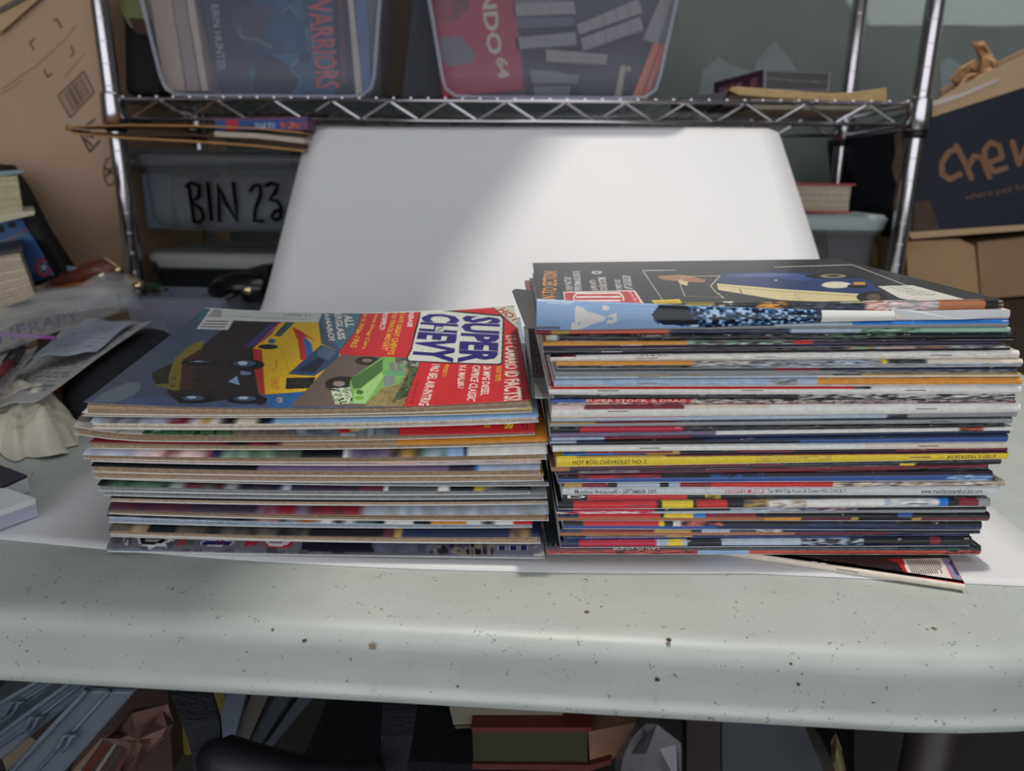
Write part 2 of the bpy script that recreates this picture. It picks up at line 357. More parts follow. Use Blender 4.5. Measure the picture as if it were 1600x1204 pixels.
# ------------------------------------------------------------------ magazines
PAL = dict(k=(22, 24, 30), n=(34, 46, 84), b=(58, 88, 158), B=(40, 125, 212), s=(155, 188, 226), l=(178, 190, 208), w=(232, 230, 226), c=(228, 214, 198), g=(150, 152, 155),
           d=(78, 80, 86), r=(206, 44, 50), R=(132, 34, 50), m=(98, 48, 60), y=(236, 206, 52), o=(222, 150, 58), O=(186, 150, 78), p=(122, 106, 136), v=(58, 46, 66), t=(176, 150, 124),
           u=(176, 112, 76), G=(84, 112, 92), a=(160, 198, 176), e=(48, 70, 80), S=(206, 94, 84), C=(190, 34, 62), h=(226, 200, 200), q=(96, 90, 84), z=(206, 209, 214))
def fseg(rowspec, xs, xL, xR, default='k'):
    """colour per station from 'px:letters,...' (two letters = mottled photo)"""
    out = np.zeros((len(xs), 3)); mm = np.zeros(len(xs), bool); last = None; hold = 0; parts = [q.split(':') for q in rowspec.split(',')]
    for i, x in enumerate(xs):
        px = xL + (xR - xL) * x; ch = parts[-1][1]
        for lim, c_ in parts:
            if lim and px < float(lim): ch = c_; break
        if ch != last or hold <= 0:
            last = ch; hold = int(rng.integers(1, 1 + max(2, len(xs) // 45))); cur = lin(PAL[ch[int(rng.integers(len(ch)))]]) * (rng.uniform(.8, 1.15) if len(ch) > 1 else rng.uniform(.93, 1.05))
        hold -= 1; out[i] = cur; mm[i] = len(ch) > 1
    sm = (np.roll(out, 1, 0) + 2 * out + np.roll(out, -1, 0)) / 4; out[mm] = sm[mm]
    return out
ADJ = 1.12
class Pile:
    def __init__(s, L, D, dirn, tap): s.L, s.D, s.tap = L, D, tap; s.dir = dirn
def mk_surface(q):        # q: (zL, zM, zR) -> quadratic in s
    a, m_, b = q; return lambda t: a + (b - a) * t + 4 * (m_ - (a + b) / 2) * t * (1 - t)
YREF = .395
def tapf(Y, tap): return 1 + tap * (Y - YREF) / .205
def magazine(label, fl, fr_, bot, topq, D=.203, kind='spine', rows=None, top_strip=None, xpx=None, tap=0.0, pagecol='t', art=None, staples=(), group=None, spinecol='k', nick=.5, letters=None, droop=0, res=None, backcol='w', dip=None, skew=0.0):
    fl = np.array(fl, float); fr_ = np.array(fr_, float); e1 = fr_ - fl; L = np.linalg.norm(e1); e1 /= L; e2 = np.array([-e1[1], e1[0]])
    zb = mk_surface(bot); zt = mk_surface(topq); xL, xR = xpx
    def pos(s_, v_, w_):                         # s along the front, v to the back, w 0 bottom..1 top
        xy = fl[:2] + e1[:2] * (s_ * L + skew * v_) + e2[:2] * (v_ * D); b = zb(s_); t = zt(s_)
        z = (b + (t - b) * w_) * tapf(xy[1], tap)
        if dip: z -= (dip[0] * (1 - s_) + dip[1] * s_) * w_ * (1 - min(1.0, v_ * D / .017)) ** 2
        if droop and s_ < .16: z -= droop * ((.16 - s_) / .16) ** 2
        return np.array([xy[0], xy[1], z])
    root = thing('magazine', label, 'magazine', pos(.5, .5, 0), group)
    tm = float(np.mean([zt(.5) - zb(.5), zt(0) - zb(0), zt(1) - zb(1)])); ct = min(.00035, tm * .12) / max(tm, 1e-4)
    spine = kind == 'spine'; v0 = .006 if spine else 0.0
    # page block: leaves in a few uneven signatures
    nl = int(np.clip(round(tm / .0011), 2, 6)); mb = MB(); base = lin(PAL[pagecol])
    w_lo, w_hi = ct * 1.3, 1 - ct * 1.3; ns = 18
    for i in range(nl):
        wa = w_lo + (w_hi - w_lo) * i / nl; wb = w_lo + (w_hi - w_lo) * (i + .93) / nl
        j = 0 if spine else rng.uniform(.0, .0035); sa, sb = rng.uniform(.003, .007), 1 - rng.uniform(.003, .007); vs = []; cc = base * rng.uniform(.72, 1.15)
        for k in range(ns + 1):
            t = sa + (sb - sa) * k / ns; jj = v0 + j + (0 if spine else rng.uniform(0, .0012)) + (.006 if spine else .001)
            vs += [pos(t, jj, wa), pos(t, jj, wb), pos(t, .985, wb), pos(t, .985, wa)]
        fs = []
        for k in range(ns):
            a_ = 4 * k; b_ = a_ + 4
            fs += [(a_, b_, b_ + 1, a_ + 1), (a_ + 1, b_ + 1, b_ + 2, a_ + 2), (a_ + 2, b_ + 2, b_ + 3, a_ + 3), (a_, a_ + 3, b_ + 3, b_)]
        fs += [(0, 1, 2, 3), (4 * ns + 3, 4 * ns + 2, 4 * ns + 1, 4 * ns)]
        mb.add(vs, fs, cc)
    mb.build('pages', PAGE, root)
    # covers
    def cover(name, w0, w1, col, nu_, nv_, cols=None, upside=False):
        S = np.linspace(0, 1, nu_ + 1); Vv = np.linspace(v0, 1, nv_ + 1) if nv_ > 6 or upside else np.concatenate([np.linspace(v0, v0 + .12, nv_), [1]])
        P = np.array([[pos(a_, b_, w1) for a_ in S] for b_ in Vv]); C = cols if cols is not None else np.tile(col, (len(Vv), nu_ + 1, 1))
        th = max((w1 - w0) * tm, .00012)
        return grid(name, P, C, INK, root, drop=(0, 0, -th))
    if art is not None:
        nu_, nv_ = res or (300, 200)
        def inv(px, py):
            d_ = ray(px, py)
            def ev(y_):
                p = CP + d_ * (y_ / d_[1]); t = (p - fl)[:2].dot(e1[:2]) / L; vv = (p - fl)[:2].dot(e2[:2]) / D; t -= skew * vv / L
                return p[2] - pos(min(max(t, 0), 1), min(max(vv, 0), 1), 1)[2], t, vv
            y0_ = min(fl[1], fr_[1]) - .006; ys = [y0_ + k * k * .00035 for k in range(32)]; a_ = ys[0]; b_ = ys[-1]
            for q_ in ys[1:]:
                if ev(q_)[0] < 0: b_ = q_; break
                a_ = q_
            for _ in range(12):
                m_ = (a_ + b_) / 2
                if ev(m_)[0] < 0: b_ = m_
                else: a_ = m_
            _, t, vv = ev((a_ + b_) / 2)
            return t, (vv - v0) / (1 - v0)
        cv = Canvas(nu_, nv_, inv, (70, 76, 92)); art(cv)
        S = np.linspace(0, 1, nu_ + 1); Vv = np.linspace(v0, 1, nv_ + 1)
        P = np.array([[pos(a_, b_, 1) for a_ in S] for b_ in Vv])
        grid('front_cover', P, cv.c * ADJ, INK, root, drop=(0, 0, -.0003))
    else:
        spec = top_strip or (rows[0][1] if rows else ':k'); S = np.linspace(0, 1, 121)
        cc = fseg(spec, S, xL, xR); nvv = 6
        C = np.stack([cc] + [0.6 * cc + .4 * fseg(spec, S, xL, xR) if i < nvv else cc for i in range(1, nvv + 1)])
        cvo = cover('front_cover', 1 - ct, 1, None, 120, nvv, C * ADJ)
    cover('back_cover', 0, ct, lin(PAL[backcol]), 14, 2, upside=True)
    # spine
    if spine:
        nu_ = 240 if not letters else (1400 if len(letters) > 1 else 700); rowsN = 8 if not letters else (40 if len(letters) > 1 else 16); S = np.linspace(0, 1, nu_ + 1)
        C = np.zeros((rowsN + 1, nu_ + 1, 3)); fr = 0; bounds = []
        for f_, sp in rows:
            bounds.append((fr, fr + f_, sp)); fr += f_
        for i in range(rowsN + 1):
            w_ = i / rowsN; g = 1 - w_
            sp = [b for b in bounds if b[0] <= g * fr + 1e-6][-1][2]
            C[i] = fseg(sp, S, xL, xR)
        # white wear along the crease edges
        kk = np.convolve(rng.random(nu_ + 1), np.ones(5) / 5, 'same') + .25 * (S < .02) + .2 * (S > .975)
        for i, am in ((rowsN, .62), (rowsN - 1, .68), (0, .64), (1, .70), (2, .76)):
            k2 = np.convolve(rng.random(nu_ + 1), np.ones(4) / 4, 'same') * .6 + kk * .4
            mk = k2 > am + .14 * (1 - nick) - .02; C[i][mk] = C[i][mk] * .35 + lin((214, 206, 196)) * .65
        if letters:
            U = Canvas(nu_, rowsN, lambda x, y: (x, y), (0, 0, 0)); U.c = C
            for st, s0, s1, w0, w1, colr in letters: U.text(st, [(s0, w0), (s1, w0), (s1, w1), (s0, w1)], colr, .01)
            C = U.c
        P = np.zeros((rowsN + 1, nu_ + 1, 3)); rd = min(tm * .45, .0022)
        wob = np.convolve(rng.normal(0, 1, nu_ + 21), np.ones(21) / 21, 'same')[10:10 + nu_ + 1] * .0006
        for i in range(rowsN + 1):
            w_ = i / rowsN; a_ = (w_ * 2 - 1); y_ = rd * (1 - math.sqrt(max(0, 1 - a_ * a_ * .98)))
            for j, t in enumerate(S):
                p = pos(t, 0, w_); P[i, j] = p + np.append(e2[:2] * (y_ + wob[j]), 0)
        # wrap back onto the covers
        back = P[[0, -1]].copy(); 
        Pf = np.concatenate([P[:1] + np.append(e2[:2] * .0035, 0), P, P[-1:] + np.append(e2[:2] * .0035, 0)]); Cf = np.concatenate([C[:1], C, C[-1:]])
        grid('spine', Pf, Cf * ADJ, INK, root)
        for sx_ in staples:
            t = (sx_ - xL) / (xR - xL); d_ = .006 / L * 1.1; pth = []
            for q, yy in ((t - d_, .0012), (t - d_ * .9, -.0003), (t + d_ * .9, -.0003), (t + d_, .0012)):
                pth.append(pos(q, 0, .55) + np.append(e2[:2] * yy, 0))
            MB().tube(pth, .00028, 5).build('staple', CHROME, root)
    else:
        mb = MB(); n = 10
        vs = []
        for k in range(n + 1):
            vs += [pos(k / n, .988, 0), pos(k / n, 1.0, 0), pos(k / n, 1.0, 1), pos(k / n, .988, 1)]
        fs = []
        for k in range(n):
            a_, b_ = 4 * k, 4 * k + 4; fs += [(a_ + i, a_ + (i + 1) % 4, b_ + (i + 1) % 4, b_ + i) for i in range(4)]
        mb.add(vs, fs, lin(PAL[spinecol])); mb.build('spine', INK, root)
    return root, pos

# ---- the slanting magazine at the bottom right, under the right stack
a0 = onz(1507, 922, .002); a1 = onz(1168, 872, .002); dv = (a1 - a0)[:2]; dv /= np.linalg.norm(dv); Lm = .272
fl = np.array([*(a0[:2] + dv * Lm), 0]); fr_ = np.array([*a0[:2], 0])
xz = 1507 - (1507 - 1168) * Lm / np.linalg.norm((a1 - a0)[:2])
def art_slant(c):
    c.c[:] = lin((38, 32, 34)); c.tf = lambda u, v: (1210 + u / 4.103, 640 + v / 4.103)
    c.poly([(725, 955), (820, 955), (850, 1050), (1135, 1085), (1060, 950), (1140, 950), (1240, 1140), (1040, 1100), (835, 1050), (800, 985)], (205, 30, 45))
    c.poly([(825, 955), (1075, 950), (1140, 1085), (850, 1045)], (232, 222, 215))
    for i in range(15):
        x = 850 + i * 14; c.line([(x, 962), (x + 42, 1050)], random.choice([3, 4, 5.5]), (40, 36, 40))
    c.poly([(1115, 950), (1215, 1105), (1155, 1088), (1068, 950)], (150, 140, 175)); c.poly([(1130, 950), (1200, 1065), (1170, 1060), (1120, 985)], (70, 62, 92))
    c.poly([(245, 960), (280, 960), (275, 985), (238, 985)], (210, 210, 215)); c.poly([(300, 962), (335, 962), (330, 990), (296, 990)], (210, 210, 215))
slr, _ = magazine('black and red magazine with barcode, sticking out slanting beneath the right stack', fl, fr_, (.0012, .0012, .0012), (.0056, .0056, .0056), D=.2, rows=[(1, ':c')], xpx=(xz, 1507), pagecol='w', art=art_slant, res=(420, 280), nick=.9, staples=(1330,))

# ---- right stack. rows: (share of spine from the top, colours up to pixel x)
base = .0062
YbL, YbR = .401, .418
RS = [  # label, xL, xR, yTopL, yTopR (pixels on the front edge), rows, staples, page, y offset mm
 ('bottom magazine of the right stack with salmon red spine and scuffed teal cover edge', 855, 1535, 855, 854, [(.42, '1060:eR,1400:eq,:ek'), (.58, '1090:mS,1170:s,1478:S,:Sk')], (), 'w', 0),
 ('black and crimson spined magazine with grey and yellow bands, second lowest in right stack', 876, 1520, 846, 840, [(.75, '903:n,1025:C,1043:l,1066:y,1072:l,1126:k,1250:l,1350:ldk,1455:k,1470:R,:k'), (.25, '1100:n,:n')], (), 'g', -1),
 ('thin navy magazine with purple band low in right stack', 882, 1515, 838, 834, [(.5, '916:n,1040:p,1080:O,1250:n,:k'), (.5, ':nb')], (), 'g', 1),
 ('magazine with navy maroon and tan spine over orange brown edge in lower right stack', 875, 1532, 826.5, 829, [(.5, '910:n,1022:R,1078:O,1096:n,1140:l,1180:d,1220:kw,1320:n,:k'), (.5, '1240:u,1390:R,:n')], (1395,), 'c', 0),
 ('black spined magazine with bright red band above a dark blue edge in lower right stack', 880, 1536, 816, 816, [(.5, '912:k,1030:r,1036:y,1052:k,1062:w,1130:Sk,1260:k,1400:nk,:k'), (.5, '1120:b,:n')], (), 'g', -1),
 ('magazine with yellow and blue blocks on red spine above orange brown stripe', 872, 1548, 804, 802, [(.5, '905:n,1032:r,1038:k,1083:y,1102:B,1180:R,1402:k,1426:b,:k'), (.5, '1195:u,1250:o,1330:m,1342:O,1425:k,1440:O,:m')], (1420,), 'c', 0),
 ('navy spined magazine with red band and white creased edge in lower right stack', 869, 1542, 796, 791.6, [(.45, '895:n,1022:C,1140:k,1250:lg,1340:Rnl,:k'), (.55, '1020:wC,1200:l,:g')], (), 'w', 0),
 ('magazine with black red and bright yellow blocks on its spine and white pages', 872, 1549, 785, 780, [(.8, '897:k,1025:r,1033:k,1083:y,1088:k,1137:r,1160:k,1200:Oq,1260:tw,1380:w,1470:wl,1482:B,1500:k,1530:R,:g'), (.2, ':pg')], (998, 1435), 'w', -1),
 ('black magazine with long red block on spine beneath the white car enthusiast one', 879, 1525, 773, 773.5, [(.85, '917:k,1072:r,1100:k,1125:yk,1180:k,1210:dk,:k'), (.15, ':l')], (), 'w', 1),
 ('white spined muscle car magazine lettered September 2005', 879, 1566, 762.3, 760.5, [(1, ':z')], (), 'w', 0),
 ('magazine with mustard and red spine and striped grey right end, above the lettered white spine', 882, 1572, 755, 752, [(1, '908:O,950:R,965:k,1030:l,1045:k,1062:l,1110:R,1300:r,1360:cqt,:cgtd')], (), 'w', 0),
 ('blue spined magazine with black and red top edge, widening to the right', 872, 1553, 745, 737, [(.35, '905:k,1032:Cm,1110:k,1160:bk,1200:n,:v'), (.65, '1180:b,1480:b,:bs')], (), 'g', -1),
 ('navy and dark brown spined magazine with scuffed right end, above the blue spine', 868, 1545, 737, 725, [(.45, '902:n,1000:pg,1180:m,:R'), (.55, '1100:m,1420:mR,:kd')], (1420,), 'c', 1),
 ('dark maroon magazine with orange left tip just under the yellow spined one', 862, 1566, 730, 717, [(.5, '890:u,1000:m,1220:mR,:kd'), (.5, '889:u,1405:v,1430:y,:k')], (), 'g', 0),
 ('bright yellow spined magazine lettered in black along both ends', 870, 1577, 714, 707, [(.12, '900:y,1040:O,:m'), (.88, '1180:y,1300:yyyO,:y')], (1438,), 'c', -1),
 ('thin magazine with blue left half and red right half just above the yellow spine', 880, 1575, 706.5, 701, [(.45, '915:n,1050:R,1062:O,1150:k,1240:Rm,1400:k,:R'), (.55, '960:B,1010:b,1060:O,:v')], (), 'g', 1),
 ('cream white spined magazine with small staples above the red and blue one', 864, 1575, 696, 691, [(1, '1350:w,:c')], (1015, 1450), 'w', 0),
 ('navy spined magazine with blue right end, beneath the white spine showing a face', 860, 1577, 690.5, 679, [(.3, '900:l,945:n,1100:k,:n'), (.7, '1160:k,1250:kn,:b')], (), 'g', -1),
 ('magazine with pale grey and dark red lettered spine in middle of right stack', 862, 1578, 685.5, 676, [(1, '943:l,1078:R,1200:n,:n')], (), 'g', 1),
 ('magazine with mauve left end turning white and a small face near right end', 860, 1585, 676, 667, [(1, '1118:p,1500:w,1538:Suk,:w')], (990,), 'w', 0),
 ('black spined magazine with crimson band above the mauve and white one', 860, 1570, 669, 663.5, [(1, '906:k,1065:C,:kkd')], (), 'g', -1),
 ('plain grey spined magazine under the one with torn red edge', 860, 1583, 661, 652.5, [(.22, '930:O,1058:R,:d'), (.78, ':g')], (1470,), 'w', 0),
 ('pale grey spined magazine with yellow and red top edge and a dark nick', 862, 1590, 652, 643.5, [(.2, '912:y,1070:r,:g'), (.8, '1000:l,1385:l,1418:kd,:g')], (), 'w', 1),
 ('white spined magazine with wide staples beneath the torn red and blue one', 862, 1597, 634.5, 631, [(.35, '912:h,1068:R,1200:c,:w'), (.65, ':w')], (965, 1448), 'w', -1),
 ('tattered magazine with blue and red lettered spine edge', 860, 1588, 624, 624.5, [(.55, '915:b,1078:r,1300:kdc,:kdh'), (.45, '980:cdc,:hRd')], (), 'w', 0),
 ('black scuffed magazine whose left end sticks out into the gap between the stacks', 833, 1587, 617, 616, [(1, '1250:kkkd,:kwd')], (), 'g', 0),
 ('white spined magazine with thin red top line in upper right stack', 858, 1597, 604, 603.5, [(.28, '860:h,1335:r,1360:Gk,:w'), (.72, ':w')], (950, 1175, 1430), 'w', 0),
 ('pale blue spined magazine with yellow right part in upper right stack', 866, 1598, 594.5, 591, [(.75, '1200:ls,1245:qlg,1276:l,:o'), (.25, ':hl')], (1010,), 'w', -1),
 ('grey blue spined magazine with yellow bits and cream right half', 868, 1596, 586.5, 583, [(.3, '965:g,1100:Og,1300:g,1345:n,:O'), (.7, '1275:l,:c')], (1013,), 'w', 1),
 ('plain mid grey spined magazine with dark right half', 868, 1590, 577, 572.8, [(.5, '1000:d,1210:d,1280:R,:kn'), (.5, '1300:g,:gd')], (), 'g', 0),
 ('magazine with short yellow edge at left and mottled photo spine', 870, 1600, 566, 561.5, [(.45, '1080:o,1210:cdg,1380:lgd,1385:y,1450:dk,:c'), (.55, '1080:dqk,1300:gdl,:lg')], (955,), 'w', -1),
 ('cream white spined magazine with handwriting like marks near the top of right stack', 860, 1594, 556, 548, [(.2, '878:k,900:R,1045:w,:w'), (.8, ':cww')], (1010, 1195, 1470), 'w', 0),
 ('black magazine with patchy photo strip to the right beneath the yellow topped spine', 850, 1580, 546, 539.5, [(.5, '990:d,1190:dv,1325:kq,1370:Oa,1430:hlo,1485:uq,:wgd'), (.5, ':kkv')], (955,), 'w', 1),
 ('black spined magazine with a yellow line along its left part near top', 849, 1566, 534, 531.6, [(.45, '1073:o,1240:vaq,1268:r,:v'), (.55, '1100:v,:kvn')], (985,), 'g', -1),
 ('black spined magazine with white scuffs and torn right tip', 854, 1588, 524, 520.6, [(1, '870:dw,1240:kkkd,1300:kd,1400:kGk,:k')], (), 'g', 0),
 ('magazine with maroon and yellow left end and pale green right end', 838, 1580, 515.5, 511.5, [(1, '860:R,890:O,1043:S,1235:nd,1345:l,1440:Ga,:a')], (), 'w', 1),
 ('bright blue spined magazine with staples near top of right stack', 850, 1578, 513.5, 499.5, [(.5, '1210:n,1330:l,:B'), (.5, ':g')], (1405,), 'w', 0),
]
bL = bR = base; prevTop = (870, 865.5)
npos = len(RS)
for i, (lab, xL, xR, tL, tR, rows, stp, pg, dy) in enumerate(RS):
    off = dy * .0009
    Yl = YbL + off; Yr = YbR + off
    pL = ony(xL, tL, Yl); pR = ony(xR, tR, Yr)
    zTL = max(pL[2], bL + .0019); zTR = max(pR[2], bR + .0019)
    let = None
    if 'yellow spined magazine lettered' in lab:
        let = [('HOT ROD CHEVROLET NO. 2', .035, .198, .28, .68, (60, 52, 24)), ('PETERSEN 2100-7', .865, .972, .22, .70, (46, 40, 20))]
    if 'muscle car magazine' in lab:
        let = [('Musclecar Enthusiast® • SEPTEMBER 2005', .028, .213, .25, .80, (50, 48, 56)), ('DESIGNER MUSCLE:', .369, .458, .28, .76, (205, 60, 60)), ('The NEW Chip Foose ’69 Camaro YOU CAN BUY!', .464, .645, .25, .80, (50, 48, 56)), ('www.musclecarenthusiast.com', .815, .957, .25, .80, (50, 48, 56))]
    if 'tattered' in lab: let = [('SUPER STOCK & DRAG', .075, .29, .62, .98, (240, 225, 220))]
    if 'salmon' in lab: let = [('SUPER CHEVY', .15, .26, .72, .96, (225, 205, 190))]
    if 'cream white spined magazine with hand' in lab: let = [('35 AVM  52753', .19, .25, .8, .99, (50, 45, 45))]
    if 'long red block' in lab: let = [('D', .012, .055, .45, .9, (232, 230, 226))]
    ROOT, _ = magazine(lab, (pL[0], Yl, 0), (pR[0], Yr, 0), (bL, (bL + bR) / 2, bR), (zTL, (zTL + zTR) / 2, zTR), D=.206 + random.uniform(-.004, .004), rows=rows, xpx=(xL, xR), staples=stp, pagecol=pg, nick=.8 if 'scuff' in lab or 'tatter' in lab else .45, letters=let, group='magazines in the right stack')
    if 'sticks out' in lab: rM, ZM = ROOT, zTL + .0002
    bL, bR = zTL + .00005, zTR + .00005
# magazine whose light blue cover is curled over at the front
p0 = (839, 1582); Yl, Yr = YbL, YbR + .001
zTL = max(ony(839, 506, Yl)[2], bL + .002); zTR = max(ony(1580, 484.5, Yr)[2], bR + .002)
r2, pos2 = magazine('magazine with sky blue cover rolled up over its left front edge', (ony(839, 506, Yl)[0], Yl, 0), (ony(1580, 486, Yr)[0], Yr, 0), (bL, (bL + bR) / 2, bR), (zTL, (zTL + zTR) / 2, zTR), rows=[(1, '1285:s,1400:w,:hc')], xpx=p0, skew=.012, pagecol='w', group='magazines in the right stack', backcol='s')
ZR2 = bL + .0005
# the rolled cover: a tube-like strip, tall at the left, running out at the right
nU, nV = 330, 34
def curl_h(px): return np.interp(px, [838, 900, 1000, 1100, 1200, 1285, 1400], [467, 470, 474, 478, 481.5, 484.5, 485.5]), np.interp(px, [838, 860, 1000, 1100, 1200, 1285, 1400], [516.5, 516.5, 514.5, 512.5, 508, 504, 501])
P = np.zeros((nV + 1, nU + 1, 3)); pxs = np.linspace(838, 1400, nU + 1)
for j, px in enumerate(pxs):
    ht, hb = curl_h(px); t = (px - 838) / (1580 - 838); Yf = Yl + (Yr - Yl) * t - .0028
    zt_ = ony(px, ht, Yf + .003)[2]; zb_ = ony(px, hb, Yf)[2]; X_ = ony(px, (ht + hb) / 2, Yf)[0]; hh = (zt_ - zb_)
    for i in range(nV + 1):
        w = i / nV
        if w < .72: q = w / .72; z = zb_ + hh * q ** .95; y = Yf + .0015 * (2 * q - 1) ** 2 + .0012 * q
        else: q = (w - .72) / .28; z = zt_ - hh * .10 * q * q; y = Yf + .0027 + min(hh * .6, .008) * q
        P[i, j] = (X_, y, z)
Cc = Canvas(nU, nV, lambda x, y: (x, y), (150, 182, 222))
Cc.text('ry', [((900 - 838) / 562, -.12), ((962 - 838) / 562, -.12), ((968 - 838) / 562, .62), ((893 - 838) / 562, .62)], (226, 222, 220), .02)
# letters are drawn turned a quarter as on the real cover: stems of r and y
Cc.c[:] = lin((150, 182, 222))
def cp(u, v): return (830 + u / 4.103 - 838) / 562, (470 - v) / 200 * .72
for poly_ in ([(285, 300), (345, 320), (345, 335), (475, 375), (478, 400), (310, 470), (310, 482), (258, 482), (258, 460), (300, 440), (325, 425), (280, 405)], [(262, 420), (300, 405), (300, 480), (262, 480)], [(455, 295), (495, 300), (495, 325), (455, 325)], [(475, 380), (545, 345), (552, 410), (520, 430), (485, 425), (490, 400), (525, 405), (528, 380)]):
    Cc.poly([cp(u, v) for u, v in poly_], (228, 224, 222))
Cc.poly([(0, .66), (.09, .62), (.11, .72), (.0, .78)], (190, 212, 240))
xf = lambda px: (px - 838) / 562
Cc.mottle([(xf(1020), .3), (xf(1035), .72), (xf(1290), .75), (xf(1290), 0), (xf(1100), 0), (xf(1030), .12)], [(14, 20, 36), (22, 34, 56), (70, 110, 158), (190, 212, 238)], 3, 2)
Cc.poly([(xf(1018), .40), (xf(1030), .72), (xf(1068), .75), (xf(1085), .3), (xf(1095), .1), (xf(1035), .12)], (30, 38, 48))
Cc.poly([(xf(1285), -1), (xf(1285), 2), (1.01, 2), (1.01, -1)], (236, 234, 230)); Cc.poly([(xf(1276), -1), (xf(1276), 2), (xf(1285), 2), (xf(1285), -1)], (60, 64, 74))
grid('curled_cover', P, Cc.c, mat('glossy_cover', rough=.16, attr=True, var=.05, scale=50), r2, drop=(0, .0003, 0))
# torn white wrapper right of it
pw = MB().prism([ony(1392, 482, Yr - .004), ony(1440, 486, Yr - .003), ony(1575, 484, Yr - .002), ony(1578, 494, Yr - .002), ony(1500, 499, Yr - .003), ony(1398, 499, Yr - .004)], (0, .0012, 0)); pw.build('torn_wrapper', PAPER, r2)
bL, bR = zTL, zTR
def art_rod(c):
    c.c[:] = lin((52, 52, 56)); A = lambda u, v: (830 + u / 4.103, 400 + v / 4.103); B = lambda u, v: (1210 + u / 4.103, 400 + v / 4.103)
    c.tf = A
    c.text('HOW-TO SECTION!', [(166, 340), (166, 95), (78, 95), (60, 340)], (226, 150, 62), .015)
    for st, x0, x1, y0, y1 in (('CHEVY FACTORY', 268, 225, 222, 132), ('PERFORMANCE UPDATE', 325, 280, 222, 96), ('SUPER AUTO', 425, 388, 218, 152), ('SOUND SYSTEMS', 490, 442, 218, 134), ('STREET ROD', 585, 548, 214, 150), ('UP CAR BUILDUP', 650, 596, 212, 124)):
        c.text(st, [(x0, y0), (x0 - 14, y1), (x1 - 14, y1), (x1, y0)], (222, 220, 216), .012)
    c.ell(385, 455, 94, 114, (205, 205, 205)); c.ell(405, 435, 99, 109, (60, 60, 60))
    c.poly([(206, 228), (664, 218), (740, 330), (215, 340)], (235, 225, 222)); c.poly([(214, 234), (656, 224), (722, 330), (222, 340)], (202, 52, 66))
    for y in (238, 262, 286): c.line([(290, y), (570, y - 2)], 11, (236, 226, 224)); 
    c.line([(290, 238), (272, 262), (275, 286)], 9, (236, 226, 224)); c.line([(570, 236), (590, 260), (592, 284)], 9, (236, 226, 224))
    c.text('HOT ROD MAGAZINE', [(690, 302), (640, 228), (625, 228), (672, 302)], (236, 226, 224)); c.text('YEAR IN REVIEW', [(270, 300), (268, 236), (245, 236), (247, 300)], (120, 30, 40))
    c.line([(925, 90), (715, 92), (840, 278)], 3.2, (225, 225, 222)); 
    c.poly([(770, 283), (950, 275), (975, 310), (800, 312)], (226, 196, 50)); c.poly([(985, 300), (1165, 297), (1180, 312), (990, 312)], (226, 196, 50)); c.line([(800, 298), (940, 292)], 3, (60, 60, 60))
    c.poly([(1225, 290), (1290, 288), (1305, 305), (1240, 305)], (205, 205, 200))
    # windscreen, seats
    c.poly([(810, 128), (960, 118), (1120, 150), (1110, 168), (990, 165), (830, 148)], (168, 118, 92)); c.line([(965, 132), (958, 190), (985, 255)], 5, (205, 195, 180)); c.line([(985, 255), (1235, 265)], 2, (170, 160, 150)); c.line([(965, 130), (1210, 126)], 4, (190, 180, 165))
    c.line([(1210, 128), (1150, 190), (1175, 222), (1235, 268)], 6, (200, 190, 175))
    c.poly([(940, 150), (1005, 165), (1000, 190), (950, 175)], (216, 200, 150))
    # bodywork
    c.poly([(1190, 175), (1225, 105), (1600, 95), (1980, 120), (2160, 155), (2200, 190), (2250, 235), (2080, 250), (1590, 215)], (44, 62, 112))
    c.poly([(1230, 135), (1600, 110), (1950, 135), (2140, 170), (2000, 180), (1560, 140)], (66, 88, 146))
    c.poly([(1240, 122), (1560, 108), (1740, 118), (1500, 128)], (98, 116, 160))
    c.poly([(1190, 175), (1600, 210), (2110, 242), (2260, 262), (2290, 300), (2090, 300), (1600, 282), (1200, 216)], (222, 208, 160))
    c.line([(1200, 190), (1600, 226), (2090, 256)], 2.2, (120, 110, 80)); c.line([(1340, 212), (1350, 248)], 8, (90, 85, 75)); c.line([(1692, 220), (1695, 255), (1740, 285)], 2.5, (120, 110, 80))
    c.ell(1560 + 200, 1560 + 530, 108, 148, (40, 40, 44)); c.ell(1560 + 290, 1560 + 460, 114, 140, (150, 140, 120)); c.ell(1560 + 330, 1560 + 420, 118, 134, (70, 66, 60))
    c.poly([(1760, 150), (2120, 142), (2180, 180), (1780, 175)], (44, 62, 112))
    c.ell(1860, 2052, 162, 206, (205, 205, 200)); c.ell(1874, 2040, 168, 200, (232, 226, 204)); c.ell(2025, 2160, 178, 206, (30, 32, 44)); c.poly([(2070, 166), (2140, 166), (2142, 184), (2064, 184)], (212, 156, 78))
    c.ell(2085, 2300, 225, 300, (34, 32, 34)); c.poly([(2320, 245), (2360, 250), (2405, 278), (2340, 278)], (30, 28, 34)); c.ell(2150, 2240, 240, 285, (96, 86, 70))
    c.tf = B
    c.poly([(662, 192), (888, 186), (1215, 276), (860, 280), (800, 268), (735, 232)], (226, 222, 214))
    for k in range(6): c.line([(735 + k * 28, 200 + k * 10), (860 + k * 34, 196 + k * 10)], 2.2, (70, 70, 72))
    c.line([(0, 70), (500, 55), (845, 186)], 3.0, (215, 213, 210)); c.ell(0, 20, 150, 158, (200, 215, 240))
zl1, zr1 = ony(842, 480, Yl)[2], ony(1572, 470, Yr)[2]
